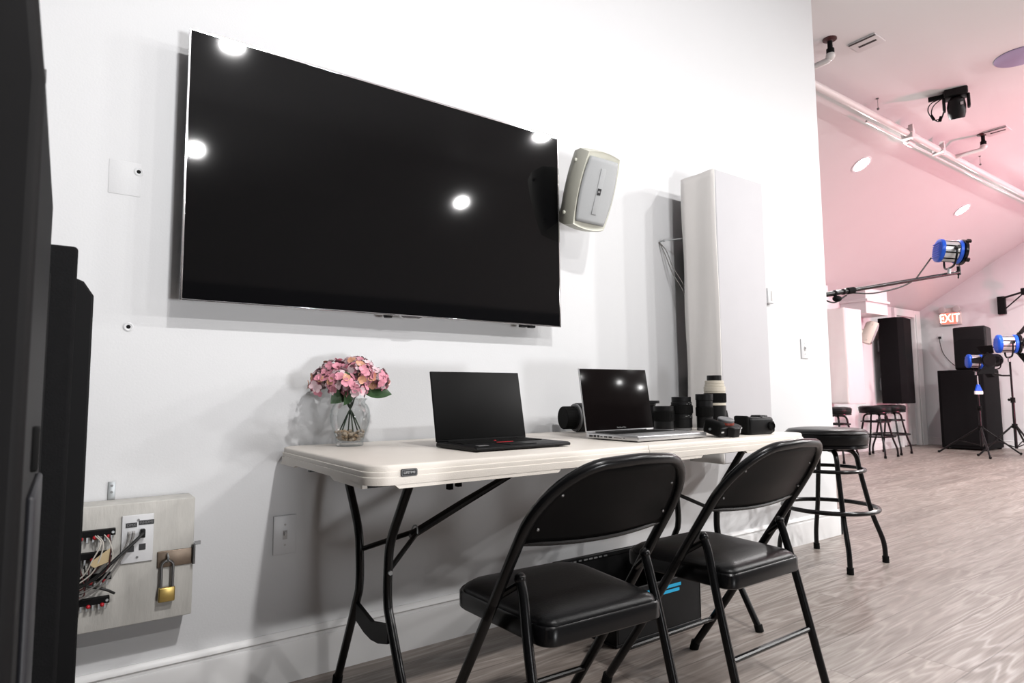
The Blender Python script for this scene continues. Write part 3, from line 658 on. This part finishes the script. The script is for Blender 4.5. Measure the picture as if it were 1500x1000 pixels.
def body(loc, rot, lab, lying):
    t = thing('camera', lab, 'camera', loc, rot)
    if lying:      # on its back, lens mount facing up
        mb = MB(); mb.prism(rrect(-.068, .068, -.048, .045, .016), 0, .040); mb.build('camera_body', M['plasticblk'], t, bevel=.006, bseg=3)
        MB().rbox(-.070, -.032, -.045, .040, .0, .058, .012).build('hand_grip', M['rubber'], t)
        MB().prism([(-.028, -.046), (.034, -.046), (.022, -.072), (-.016, -.072)], .002, .042).build('viewfinder_hump', M['plasticblk'], t, bevel=.005)
        r = MB().lathe([(.034, .038), (.034, .046), (.033, .049)], 36, Matrix.Translation((.016, 0, 0))).build('lens_mount', M['lensred'], t)
        MB().lathe([(.032, .049), (.033, .052), (.033, .058), (.030, .061), (0, .061)], 36, Matrix.Translation((.016, 0, 0))).build('body_cap', M['lensgrey'], t)
        MB().box(-.060, -.045, -.0485, -.0475, .018, .024).box(.045, .055, -.049, -.0475, .012, .026).box(.052, .06, -.049, -.0475, .028, .034).build('maker_mark', M['ink'], t)
        MB().cyl((-.066, 0, .022), (-.074, 0, .022), .005).build('strap_lug', M['steel'], t)
    else:
        mb = MB(); mb.rbox(-.062, .066, -.040, .036, 0, .066, .012, seg=4); mb.build('camera_body', M['plasticblk'], t)
        MB().rbox(-.073, -.058, -.034, .034, .004, .072, .008).build('eyecup', M['rubber'], t)
        MB().rbox(.005, .050, -.026, .022, .060, .0725, .005).build('viewfinder_hump', M['plasticblk'], t)
        MB().lathe([(.017, 0), (.017, .008), (.014, .011), (.012, .006), (0, .006)], 28, Matrix.Translation((.046, -.038, .032)) @ Matrix.Rotation(PI / 2, 4, 'X')).build('dial', M['rubber'], t)
        MB().rbox(.050, .080, -.036, .030, .004, .052, .012).build('hand_grip', M['rubber'], t)
        MB().cyl((.012, -.030, .062), (.012, -.030, .068), .006).build('button', M['lensgrey'], t)
    return t
body((1.962, -.665, TZ + .0125), (math.radians(14), math.radians(-2), math.radians(-4)), 'black camera lying on its back with grey body cap and red mount ring', True).scale = (.9, .9, .9)
body((2.165, -.665, TZ), (0, 0, math.radians(-8)), 'black boxy camera with round dial resting near the right end of folding table', False)

# ------------------------------------------------------------------ folding chairs
def chair(loc, rz, lab):
    t = thing('folding_chair', lab, 'chair', loc, (0, 0, rz), 'black folding chairs at the folding table')
    HW = .214; YF_, YT, ZT = .245, -.271, .755
    yl = lambda z: YF_ + (YT - YF_) * z / ZT
    # back frame : arch from seat level up and over
    def arch(inset=0, z0=.40):
        R = .15; out = []
        hw = HW - inset; zt = ZT - inset
        out.append((-hw, z0)); 
        for k in range(13):
            a = PI - (PI / 2) * k / 12; out.append((-hw + R * .92 + R * .92 * math.cos(a) if 1 else 0, zt - R + R * math.sin(a)))
        out += [(x, zt + .004 * (1 - abs(x) / .1)) for x in (-.04, 0, .04)]
        for k in range(13):
            a = PI / 2 - (PI / 2) * k / 12; out.append((hw - R * .92 + R * .92 * math.cos(a), zt - R + R * math.sin(a)))
        out.append((hw, z0)); return out
    bow = lambda x, z: -.028 * (1 - (x / HW) ** 2) * max(0, min(1, (z - .50) / .15))
    MB().tube([(x, yl(z) + bow(x, z), z) for x, z in arch()], .0125, 12).build('back_frame', M['black'], t)
    # pressed-steel back panel inside arch
    g = MB(); V = []
    ZB = .585
    for j in range(13):
        v = j / 12; z = ZB + (ZT - .006 - ZB) * v
        R = .15; dz = max(0, z - (ZT - R)); hw = HW - R * .92 * (1 - math.sqrt(max(0, 1 - (dz / R) ** 2))) - .002
        row = []
        for i in range(17):
            u = -1 + 2 * i / 16; x = u * hw
            row.append(g.bm.verts.new((x, yl(z) + bow(x, z) + .010 * (1 - u ** 6) * math.sin(PI * min(1, v + .12)) ** .5 if v < .95 else yl(z) + bow(x, z), z + .010 * (u * u - 1) * (1 - v) * 1.2)))
        V.append(row)
    for j in range(12):
        for i in range(16): g.bm.faces.new([V[j][i], V[j][i + 1], V[j + 1][i + 1], V[j + 1][i]])
    bp = g.build('backrest', M['blackpanel'], t, solid=.005, ang=60)
    MB().tube([(u * (HW - .004), yl(ZB) + bow(u * HW, ZB) + .004, ZB + .010 * (u * u - 1) * 1.2 - .001) for u in [-1 + k / 8 for k in range(17)]], .0055, 8).build('lower_rim', M['black'], bp)
    for s in (-1, 1):
        for z in (.615, .69): MB().ball((s * (HW - (.03 if z < .65 else .055)), yl(z) + bow(s * .17, z) - .001, z), .004, 10, (1, .6, 1)).build('rivet', M['darksteel'], bp)
        l = MB().tube([(s * HW, yl(.44), .44), (s * HW, yl(.2), .2), (s * HW, YF_, .012)], .0125, 12).build('leg', M['black'], t)
        MB().cyl((s * HW, YF_ - .008, .028), (s * HW, YF_ + .001, .0), .0155, seg=14).build('foot_cap', M['rubber'], l)
        HR = .186; l = MB().tube(catmull([(s * HR, -.118, .50), (s * HR, -.132, .46), (s * (HR + .006), -.16, .35), (s * (HR + .012), -.232, .06), (s * (HR + .014), -.244, .012)], 5), .0115, 12).build('leg', M['black'], t)
        MB().cyl((s * (HR + .0135), -.241, .03), (s * (HR + .014), -.245, .0), .0145, seg=14).build('foot_cap', M['rubber'], l)
        MB().tube([(s * (HW - .008), yl(.455) , .455), (s * HR, -.12, .492)], .008, 8).ball((s * HR, -.118, .502), .0135, 12).build('hinge_link', M['black'], t)
    MB().tube([(-.198, -.195, .20), (.198, -.195, .20)], .008, 10).build('stretcher', M['black'], t)
    MB().tube([(-HW, yl(.13), .13), (HW, yl(.13), .13)], .008, 10).build('stretcher', M['black'], t)
    # seat pan and cushion, rounded square tapering towards back
    def seat_outline(grow):
        f, b = .192 + grow, .172 + grow; y0, y1 = -.190 - grow, .190 + grow; pts = []
        for (cx, cy, a0, r) in ((f - .07, y1 - .07, 0, .07), (-f + .07, y1 - .07, 90, .07), (-b + .035, y0 + .035, 180, .035), (b - .035, y0 + .035, 270, .035)):
            for k in range(9):
                a = math.radians(a0 + 90 * k / 8); pts.append((cx + r * math.cos(a), cy + r * math.sin(a)))
        return pts
    def loft(secs):
        mb = MB(); rings = []
        for gr, z in secs:
            k_ = 1 if gr > -.03 else 1 + (gr + .018) / .18
            rings.append([mb.bm.verts.new((x * k_, y * k_, z)) for x, y in seat_outline(max(gr, -.018))])
        for A_, B_ in zip(rings, rings[1:]):
            n = len(A_)
            for k in range(n): mb.bm.faces.new([A_[k], A_[(k + 1) % n], B_[(k + 1) % n], B_[k]])
        mb.bm.faces.new(rings[0]); mb.bm.faces.new(rings[-1]); return mb
    loft([(-.012, .378), (0, .372), (.003, .375), (.003, .408), (.0, .413), (-.006, .412), (-.010, .404)]).build('seat_pan', M['black'], t, ang=40)
    loft([(-.006, .400), (-.004, .412), (-.007, .420), (-.018, .428), (-.04, .434), (-.08, .438), (-.13, .440)]).build('seat_cushion', M['vinyl'], t, ang=70)
    return t
chair((1.006, -.87, 0), -.044, 'black folding chair nearest the camera, in front of the black laptop')
chair((1.629, -.855, 0), .008, 'second black folding chair, in front of the silver laptop and nearer the stool')

# ------------------------------------------------------------------ bin under table
t = thing('storage_crate', 'black storage crate with cyan bands on the floor under the folding table', 'crate', (1.853, -.28, 0))
x, y, hh = .235, .17, .222
MB().box(-x, x, -y, y, 0, .012).box(-x, -x + .008, -y, y, .012, hh).box(x - .008, x, -y, y, .012, hh).box(-x + .008, x - .008, -y, -y + .008, .012, hh - .03).box(-x + .008, x - .008, y - .008, y, .012, hh).build('crate_body', M['plasticblk'], t, bevel=.003)
MB().box(-x - .006, x + .006, y - .012, y + .006, hh - .012, hh + .008).build('rim', M['plasticblk'], t, bevel=.003)
MB().box(-.15, .115, -y - .0025, -y, .160, .171).box(-.15, .105, -y - .0025, -y, .142, .153).build('cyan_bands', M['cyan'], t)
mb = MB(); rnd = random.Random(2)
for k in range(9):
    a = -.2 + k * .028; mb.box(a, a + .014 + .008 * rnd.random(), y - .0135, y - .0115, hh - .008, hh - .002)
mb.build('faint_print', M['inkdim'], t)

# ------------------------------------------------------------------ bar stools
def stool(loc, rz, lab):
    t = thing('bar_stool', lab, 'stool', loc, (0, 0, rz), 'black bar stools')
    MB().lathe([(.19, .615), (.2, .625), (.203, .66), (.2, .685), (.188, .697), (.15, .703), (0, .706)], 48).build('seat', M['vinyl'], t, ang=60)
    MB().lathe([(.19, .600), (.198, .604), (.198, .617), (.19, .619)], 48).lathe([(.10, .585), (.11, .60)], 24).build('seat_base', M['black'], t)
    MB().tube([(.204 * math.cos(a), .204 * math.sin(a), .678) for a in [2 * PI * k / 48 for k in range(48)]], .0035, 6, closed=True).build('piping', M['vinyl'], t)
    for k in range(4):
        a = PI / 4 + k * PI / 2; c, s = math.cos(a), math.sin(a)
        rp = [(.04, .588), (.09, .588), (.125, .578), (.148, .548), (.160, .48), (.185, .36), (.205, .27), (.222, .215), (.252, .13), (.262, .08), (.264, .02)]
        l = MB().tube(catmull([(r * c, r * s, z) for r, z in rp], 4), .0125, 12).build('leg', M['black'], t)
        MB().cyl((.264 * c, .264 * s, .032), (.264 * c, .264 * s, 0), .0165, seg=14).build('foot_cap', M['rubber'], l)
    for R, z, r in ((.176, .485, .010), (.232, .285, .0115)):
        MB().tube([(R * math.cos(a), R * math.sin(a), z) for a in [2 * PI * k / 56 for k in range(56)]], r, 10, closed=True).build('foot_ring', M['black'], t)
    return t
s0 = stool((3.375, -.30, 0), 0, 'black round bar stool standing beside the right end of folding table')
for (x, y, rz, lab) in ((9.21, 2.10, 0, 'left stool of the far pair below the black column speaker'),
                        (9.82, 2.17, .05, 'right stool of the far pair, partly behind its neighbour below black column'),
                        (8.17, 2.13, .0, 'far bar stool half hidden by the partition wall edge')):
    s = copy_tree(s0); s.location = (x, y, 0); s.rotation_euler = (0, 0, rz); s['label'] = lab

# ------------------------------------------------------------------ far end: subwoofer, speaker, exit sign, outlet, arm
t = thing('subwoofer', 'large black subwoofer cabinet standing on the floor by the far wall', 'speaker', (11.52, 1.74, 0))
MB().rbox(-.32, .33, -.31, .30, .02, 1.22, .012).build('cabinet', M['carpet'], t)
MB().box(-.327, -.32, -.27, .26, .07, 1.17).build('grille', M['blackmatte'], t, bevel=.003)
for sx in (-.27, .28):
    for sy in (-.26, .25): MB().cyl((sx, sy, 0), (sx, sy, .03), .03, seg=16).build('foot', M['rubber'], t)
t = thing('loudspeaker', 'black loudspeaker standing on top of the large subwoofer below exit sign', 'speaker', (11.52, 1.60, 1.22))
MB().prism([(-.26, -.22), (-.26, .22), (.2, .15), (.2, -.15)], 0, .665).build('cabinet', M['plasticblk'], t, bevel=.03, bseg=4)
MB().prism([(-.20, .03), (.20, .03), (.20, .44), (.12, .47), (0, .478), (-.12, .47), (-.20, .44)], -.268, -.258, 'x').build('grille', M['blackmatte'], t, bevel=.004)
t = thing('exit_sign', 'lit red exit sign with twin emergency lamp heads on far end wall', 'exit sign', (XE, 2.085, 2.0))
MB().rbox(-.05, 0, -.150, .150, .0, .215, .008).build('housing', M['signface'], t)
MB().box(-.053, -.05, -.085, .128, .02, .195).build('red_panel', M['exitred'], t)
RX = Euler((PI / 2, 0, -PI / 2))
text('sign_text', 'EXIT', .20, M['exitlet'], t, (-.055, .012, .105), RX, .002, sx=.72)
text('arrow', '<', .12, M['exitlet'], t, (-.055, .112, .108), RX, .002, sx=.6)
MB().rbox(-.05, 0, -.10, .10, .215, .285, .008).build('battery_pack', M['signface'], t)
for y in (.11, -.10): MB().lathe([(.015, 0), (.05, .02), (.054, .05), (.04, .056), (0, .05)], 20, Matrix.Translation((-.03, y, .255)) @ Matrix.Rotation(-PI / 2, 4, 'Y')).build('lamp_head', M['greypaint'], t)
t = thing('wall_outlet', 'white wall outlet with a plugged-in cord left of the far loudspeaker', 'outlet', (XE, 2.27, 1.80))
MB().rbox(-.008, 0, -.04, .04, -.065, .065, .002).build('outlet_plate', M['plate'], t)
MB().rbox(-.04, -.008, -.018, .018, -.018, .018, .004).build('plug', M['plasticblk'], t)
MB().tube(catmull([(-.035, 0, 0), (-.06, -.01, -.08), (-.05, -.05, -.28), (-.05, -.18, -.46), (-.06, -.30, -.53)]), .006, 8).build('cord', M['wireblk'], t)
t = thing('wall_boom_arm', 'black wall-mounted boom arm with triangular brace high on far end wall', 'boom arm', (XE, 1.375, 2.25))
MB().rbox(-.07, 0, -.05, .05, -.15, .13, .004).build('wall_plate', M['blackmatte'], t)
MB().tube([(-.06, -.02, .10), (-.30, -.38, .14), (-.9, -1.3, .17)], .016, 10).build('arm', M['black'], t)
MB().tube([(-.06, -.03, -.09), (-.29, -.36, .12)], .010, 8).build('strut', M['black'], t)
MB().rbox(-.34, -.25, -.44, -.33, .09, .19, .01).build('joint', M['blackmatte'], t)
MB().tube(catmull([(-.28, -.37, .11), (-.30, -.40, -.25), (-.27, -.45, -.55), (-.2, -.5, -.9)]), .006, 6).build('cable', M['wireblk'], t)

# ------------------------------------------------------------------ fresnel lights
def fresnel(loc, R, lab, sc=1, doors=True, dark=False):
    """local: light axis along +y (front), height z; origin at body centre"""
    t = thing('fresnel_light', lab, 'stage light', loc, R)
    s_ = sc
    Ry = Matrix.Rotation(-PI / 2, 4, 'X')    # lathe z -> +y
    MB().lathe([(.085 * s_, -.10 * s_), (.095 * s_, -.09 * s_), (.095 * s_, .055 * s_), (.09 * s_, .06 * s_)], 32, Ry).build('housing', M['blackmatte'] if dark else M['alu'], t)
    mb = MB()
    for k in range(10):
        a = 2 * PI * k / 10; mb.box(-.006 * s_, .006 * s_, -.085 * s_, .05 * s_, .094 * s_, .0965 * s_, Matrix.Rotation(a, 4, 'Y'))
    mb.build('cooling_slot', M['blackmatte'], t)
    bk = MB().lathe([(.02 * s_, -.118 * s_), (.080 * s_, -.116 * s_), (.100 * s_, -.108 * s_), (.103 * s_, -.10 * s_), (.103 * s_, -.078 * s_), (.096 * s_, -.076 * s_)], 32, Ry).build('back_cap', M['blackmatte'] if dark else M['blue'], t)
    mb = MB()
    for k in range(7): mb.box(-.07 * s_, .07 * s_, -.121 * s_, -.115 * s_, (-.06 + .02 * k - .003) * s_, (-.06 + .02 * k + .003) * s_)
    mb.build('rib', M['blackmatte'] if dark else M['blue'], bk)
    MB().lathe([(.096 * s_, .035 * s_), (.104 * s_, .04 * s_), (.104 * s_, .065 * s_), (.096 * s_, .07 * s_)], 32, Ry).build('front_band', M['blackmatte'] if dark else M['blue'], t)
    MB().lathe([(.098 * s_, .070 * s_), (.112 * s_, .075 * s_), (.112 * s_, .098 * s_), (.094 * s_, .098 * s_), (.092 * s_, .085 * s_), (0, .082 * s_)], 32, Ry).build('front_ring', M['black'], t)
    mb = MB()
    for k in range(4):
        a = PI / 4 + k * PI / 2 if not doors else k * PI / 2; mb.box(-.015 * s_, .015 * s_, .085 * s_, .115 * s_, .108 * s_, .128 * s_, Matrix.Rotation(a, 4, 'Y'))
    mb.build('clip', M['black'], t)
    # yoke
    MB().tube(catmull([(-.118 * s_, 0, .02 * s_), (-.12 * s_, 0, -.06 * s_), (-.09 * s_, 0, -.135 * s_), (0, 0, -.15 * s_), (.09 * s_, 0, -.135 * s_), (.12 * s_, 0, -.06 * s_), (.118 * s_, 0, .02 * s_)], 5), .009 * s_, 8).build('yoke', M['black'], t)
    for q in (-1, 1): MB().cyl((q * .094 * s_, 0, .01 * s_), (q * .15 * s_, 0, .01 * s_), .016 * s_, seg=12).build('tilt_knob', M['black'], t)
    MB().cyl((0, 0, -.15 * s_), (0, 0, -.20 * s_), .014 * s_, seg=12).build('spigot', M['steel'], t)
    if doors:
        for k in range(4):
            mx = Matrix.Rotation(k * PI / 2, 4, 'Y') @ Matrix.Translation((0, .10 * s_, .105 * s_)) @ Matrix.Rotation(math.radians(52), 4, 'X')
            w0, w1, L_ = (.085, .12, .15) if k % 2 == 0 else (.06, .035, .13)
            MB().prism([(-w0 * s_, 0), (w0 * s_, 0), (w1 * s_, L_ * s_), (-w1 * s_, L_ * s_)], -.002, .002, 'z', mx).build('barn_door', M['blackmatte'], t)
    return t
# boom from the partition return wall with a fresnel at its tip
t = thing('boom_arm', 'long black boom arm reaching from behind the partition towards a blue fresnel light', 'boom arm', (XW, .535, 1.515))
tip = Vector((5.97 - XW, -.10 - .535, 1.872 - 1.515))
dv = tip.normalized()
MB().tube([(.03, -.01, .006), tip * .45], .019, 12).build('outer_tube', M['black'], t)
MB().tube([tip * .44, tip], .0145, 12).build('inner_tube', M['black'], t)
MB().rbox(0, .04, -.07, .07, -.1, .1, .005).build('wall_plate', M['blackmatte'], t)
MB().tube([tip * .425, tip * .455], .026, 14).build('collar', M['rubber'], t)
MB().cyl(tip * 1.0 - Vector((0, 0, .02)), tip + Vector((0, 0, .05)), .014).tube([tip + Vector((0, 0, .0)), tip + Vector((-.02, 0, -.05))], .006, 8).build('tip_clamp', M['black'], t)
MB().tube(catmull([tip * .30 + Vector((0, 0, -.02)), tip * .36 + Vector((0, 0, -.07)), tip * .42 + Vector((0, 0, -.03))]), .006, 8).build('cable', M['wireblk'], t)
MB().tube(catmull([tip * .45 + Vector((0, 0, -.02)), tip * .55 + Vector((0, 0, -.05)), tip * .68 + Vector((0, 0, -.04)), tip * .76 + Vector((0, 0, .0)), tip * .80 + Vector((0, 0, .06)), tip * .855 + Vector((-.0, 0, .155))]), .006, 8).build('cable', M['wireblk'], t)
MB().ball(tip * .375 + Vector((0, 0, -.045)), .03, 12, (1.5, 1, .8)).build('inline_switch', M['rubber'], t)
for k in (.36, .40, .44): MB().tube([tip * k, tip * (k + .008)], .023, 12).build('cable_tie', M['rubber'], t)
fresnel((5.835, -.10, 2.03), Euler((math.radians(-8), 0, math.radians(-138))), 'blue and silver fresnel light at the tip of the long boom arm', .92, doors=False)
MB_ = None
# far stands
def light_stand(loc, top, lab, rz, R, hub=.42, legw=.012):
    t = thing('light_stand', lab, 'light stand', loc, (0, 0, rz))
    MB().cyl((0, 0, .12), (0, 0, .6 * top), .018, seg=14).build('lower_pole', M['black'], t)
    MB().cyl((0, 0, .6 * top), (0, 0, top), .0125, seg=14).build('upper_pole', M['black'], t)
    MB().cyl((0, 0, hub - .03), (0, 0, hub + .03), .032, seg=14).cyl((0, 0, .6 * top - .04), (0, 0, .6 * top + .03), .028, seg=14).ball((.04, 0, .6 * top), .018).build('collar', M['rubber'], t)
    for k in range(3):
        a = 2 * PI * k / 3; c, s = math.cos(a), math.sin(a)
        l = MB().tube([(.03 * c, .03 * s, hub), (R * c, R * s, .012)], legw, 8).build('leg', M['black'], t)
        MB().tube([(.02 * c, .02 * s, .14), (R * .5 * c, R * .5 * s, hub * .5 + .004)], .007, 6).build('brace', M['black'], l)
        MB().ball((R * c, R * s, .018), .018, 8).build('foot_tip', M['rubber'], l)
    return t
ls = light_stand((10.45, .88, 0), 1.288, 'black tripod light stand at the right edge holding the larger fresnel', 2.0, .42)
cb = MB().tube([(10.45, .88, 1.10), (10.32, .94, 1.10), (10.20, 1.00, 1.125)], .012, 8).build('side_arm', M['black'], ls); cb.matrix_parent_inverse = (Matrix.Translation(ls.location) @ ls.rotation_euler.to_matrix().to_4x4()).inverted()
light_stand((10.45, 1.27, 0), 1.10, 'black tripod light stand in front of subwoofer holding the smaller fresnel', 3.6, .55, .38)
fresnel((10.45, .88, 1.53), Euler((math.radians(-2), 0, math.radians(-146))), 'larger blue-banded fresnel with open barn doors at the right edge', 1.22)
fresnel((10.45, 1.27, 1.31), Euler((math.radians(-4), 0, math.radians(-142))), 'smaller blue-ended fresnel in front of the far loudspeaker', .95)
fresnel((10.20, 1.00, 1.31), Euler((math.radians(0), 0, math.radians(78))), 'all-black fresnel with open barn doors between the two blue-ended fresnels', .85, dark=True)
t = thing('hanging_tag', 'small blue hook with a white tag hanging below the smaller far fresnel', 'tag', (10.30, 1.215, .86))
MB().tube([(0, 0, .12), (0, 0, .245)], .006, 8).build('cord', M['ink'], t)
MB().prism([(-.012, .125), (.012, .125), (.045, .04), (-.045, .04)], -.012, .012, 'y', Matrix.Rotation(-.6, 4, 'Z')).build('blue_hook', M['blue'], t)
MB().prism([(-.055, -.01), (.055, -.01), (.055, .035), (-.055, .035)], -.010, .010, 'y', Matrix.Rotation(-.6, 4, 'Z')).build('white_tag', M['plate'], t)

# ------------------------------------------------------------------ ceiling things
t = thing('lighting_pipe', 'long white ceiling-hung pipe running along the pink sloped ceiling', 'pipe', (8, .46, 3.41))
MB().cyl((4.6 - 8, 0, 0), (XE - 8, 0, 0), .032, seg=18).build('pipe', M['pipe'], t)
MB().cyl((5.9 - 8, .06, -.035), (XE - 8, .06, -.035), .011, seg=10).build('conduit', M['pipe'], t)
for x in (6.62, 7.35):
    MB().rbox(x - 8 - .03, x - 8 + .03, -.05, .06, -.05, .05, .006).box(x - 8 - .045, x - 8 - .02, -.06, -.02, .0, .07).build('clamp', M['pipe'], t)
MB().cyl((6.72 - 8, .06, -.035), (6.86 - 8, .06, -.035), .03, seg=10).build('junction_fitting', M['pipe'], t)
def mount(x, lab):
    t = thing('ceiling_mount', lab, 'pipe mount', (x, .18, ZC))
    MB().lathe([(.05, 0), (.05, -.008), (.02, -.014), (.018, -.02), (0, -.02)], 20).build('ceiling_flange', M['rust'], t)
    MB().cyl((0, 0, -.01), (0, 0, -.09), .018, seg=12).cyl((0, 0, -.08), (0, 0, -.125), .028, seg=12).build('drop_nipple', M['blackmatte'], t)
    MB().tube(catmull([(0, 0, -.12), (0, .01, -.15), (-.0, .05, -.16), (-.0, .28, -.16)]), .022, 12).ball((0, 0, -.135), .034).build('side_arm', M['pipe'], t)
mount(4.62, 'dark and white pipe mount at ceiling beside partition wall edge'); mount(7.70, 'dark and white pipe mount at ceiling between the pipe and far vent')
def hang(x, lab):
    t = thing('hanger_wire', lab, 'hanger', (x, YC - .01, ZC))
    MB().cyl((0, 0, 0), (0, 0, -.10), .002, seg=6).build('wire', M['wiregrey'], t)
    MB().ball((0, 0, -.004), .012, 8, (1, 1, .5)).ball((0, 0, -.10), .012, 8).build('end_loop', M['darksteel'], t)
hang(5.94, 'thin wire hanger on ceiling edge near the partition'); hang(8.40, 'thin wire hanger on ceiling edge right of the far pipe mount')
def vent(x, y, lab):
    t = thing('ceiling_vent', lab, 'vent', (x, y, ZC))
    MB().rbox(-.09, .09, -.10, .10, -.012, 0, .003).build('vent_frame', M['ceil'], t)
    MB().box(-.012, .012, -.07, .06, -.014, -.012).box(-.088, -.07, -.098, .098, -.0145, -.012).build('slot', M['vent_dark'], t)
vent(4.90, .04, 'slotted white ceiling vent nearest the partition wall'); vent(7.72, .06, 'small slotted ceiling vent right of the moving-head light')
t = tag(MB().lathe([(.17, 0), (.17, -.006), (.15, -.012), (0, -.012)], 40, Matrix.Translation((6.13, -.57, ZC))).build('ceiling_speaker', M['purple']), 'round mauve ceiling speaker cover cut by the right edge of photo', 'ceiling speaker')
t = thing('moving_head_light', 'black moving-head stage light with looped cables hung from the pink ceiling', 'stage light', (6.36, -.04, ZC), (0, 0, math.radians(-70)))
t.scale = (.68, .68, .68)
MB().rbox(-.13, .13, -.11, .11, -.10, -.0, .02).build('base', M['plasticblk'], t)
for q in (-1, 1): MB().rbox(q * .1325 - .0175, q * .1325 + .0175, -.05, .05, -.26, -.08, .015).build('yoke_arm', M['plasticblk'], t)
mxh = Matrix.Translation((0, 0, -.22)) @ Matrix.Rotation(math.radians(20), 4, 'X')
MB().lathe([(.05, .12), (.09, .09), (.105, .0), (.10, -.09), (.085, -.15), (.07, -.155)], 24, mxh).build('head', M['plasticblk'], t)
MB().box(.04, .07, -.115, -.095, -.24, -.21).build('white_sticker', M['ink'], t)
mb = MB().box(-.30, -.12, -.02, .03, -.07, -.02)
mb.build('side_clamp', M['blackmatte'], t)
for pts in ([(-.13, 0, -.06), (-.27, .01, -.10), (-.31, 0, -.2), (-.25, .02, -.33), (-.16, .02, -.30), (-.13, 0, -.16)], [(-.13, .02, -.05), (-.25, .03, -.14), (-.27, .02, -.28), (-.19, .03, -.36), (-.12, .01, -.22)]):
    MB().tube(catmull(pts, 6), .007, 8).build('cable', M['wireblk'], t)
MB().cyl((-.28, .01, -.26), (-.25, .02, -.33), .018).cyl((-.17, .03, -.30), (-.19, .03, -.36), .02).build('connector', M['rubber'], t)

# ------------------------------------------------------------------ lamps
def downlight(x, y, z, slope, power, lab, size=.15, col=(1, .99, .982)):
    rx = {0: 0, 1: -math.atan(sl), -1: math.atan((ZC - ZE) / (YC2 - YF))}[slope]
    t = thing('recessed_light', lab, 'ceiling light', (x, y, z), (rx, 0, 0), 'recessed ceiling lights')
    MB().lathe([(.085, -.001), (.108, -.001), (.108, -.006), (.088, -.008), (.085, -.004)], 32, open_=True).build('trim_ring', M['plate'], t)
    MB().lathe([(.086, -.0035), (.07, -.008), (.04, -.012), (0, -.014)], 32, open_=True).build('lens', M['lamp'], t)
    ld = bpy.data.lights.new('downlight', 'AREA'); ld.shape = 'DISK'; ld.size = size; ld.energy = power; ld.color = col
    lo = bpy.data.objects.new('downlight', ld); C.objects.link(lo); lo.parent = t; lo.location = (0, 0, -.022)
zs = lambda y: ZE + (YB - y) * sl
zo = lambda y: ZE + (y - YF) * (ZC - ZE) / (YC2 - YF)
PW = 52
downlight(6.68, .94, zs(.94), 1, 50, 'glaring recessed light in the pink sloped ceiling nearer the partition')
downlight(9.42, .97, zs(.97), 1, 50, 'glaring recessed light in the pink sloped ceiling, farther right above boom light')
for x, pw in ((.92, 72), (3.9, 50), (6.9, 145), (9.8, 190)): downlight(x, -2.98, ZC, 0, pw, 'recessed light in flat ceiling seen only as television reflection')
for x, pw in ((.92, 26), (3.9, 34), (6.9, 90), (9.8, 160)): downlight(x, -4.60, zo(-4.60), -1, pw, 'recessed light in opposite slope seen only as television reflection')
# pink stage wash aimed at slope
def spot(loc, tgt, e, col, ang, blend=.6, size=.15, name='stage_wash'):
    ld = bpy.data.lights.new(name, 'SPOT'); ld.energy = e; ld.color = col; ld.spot_size = math.radians(ang); ld.spot_blend = blend; ld.shadow_soft_size = size
    o = bpy.data.objects.new(name, ld); C.objects.link(o); o.location = loc
    o.rotation_euler = (Vector(tgt) - Vector(loc)).to_track_quat('-Z', 'Y').to_euler(); return o
spot((9.0, -3.6, .6), (9.0, .9, 3.1), 680, (1, .2, .34), 105, 1., .2)
spot((1.2, -4.6, .5), (.4, -1.6, ZC), 470, (.97, .98, 1), 110, 1., .3, 'ceiling_fill')  # unseen fill spot, added to brighten the upper wall off the ceiling
spot((4.6, -4.6, .5), (4.6, -1.2, ZC), 90, (.97, .96, 1), 110, 1., .3, 'ceiling_fill')  # second unseen fill, added farther right and weaker

wd = bpy.data.worlds.new('World'); bpy.context.scene.world = wd; wd.use_nodes = True
wd.node_tree.nodes['Background'].inputs[0].default_value = (.9, .95, 1, 1); wd.node_tree.nodes['Background'].inputs[1].default_value = .02

# ------------------------------------------------------------------ camera
f, pitch, roll, yaw = 915.19, .0853, -.0085, .6203
fw = Vector((math.sin(yaw) * math.cos(pitch), math.cos(yaw) * math.cos(pitch), math.sin(pitch)))
r = Vector((math.cos(yaw), -math.sin(yaw), 0)); u = r.cross(fw)
r2 = r * math.cos(roll) + u * math.sin(roll); u2 = u * math.cos(roll) - r * math.sin(roll)
cd = bpy.data.cameras.new('camera'); cam = bpy.data.objects.new('camera', cd); C.objects.link(cam)
cam.matrix_world = Matrix(((r2.x, u2.x, -fw.x, 0), (r2.y, u2.y, -fw.y, -2.0985), (r2.z, u2.z, -fw.z, .8951), (0, 0, 0, 1)))
cd.sensor_width = 36; cd.lens = f / 1500 * 36; cd.clip_start = .05; cd.clip_end = 60
cd.dof.use_dof = True; cd.dof.focus_distance = 2.3; cd.dof.aperture_fstop = 9
sc_ = bpy.context.scene; sc_.camera = cam
sc_.view_settings.view_transform = 'Standard'; sc_.view_settings.look = 'None'; sc_.view_settings.gamma = 1; sc_.view_settings.use_curve_mapping = False
sc_.view_settings.exposure = 0.1
cy = sc_.cycles; cy.use_denoising = True; cy.max_bounces = 12; cy.diffuse_bounces = 1; cy.glossy_bounces = 5; cy.transmission_bounces = 10; cy.sample_clamp_indirect = 8; cy.caustics_reflective = False; cy.caustics_refractive = False
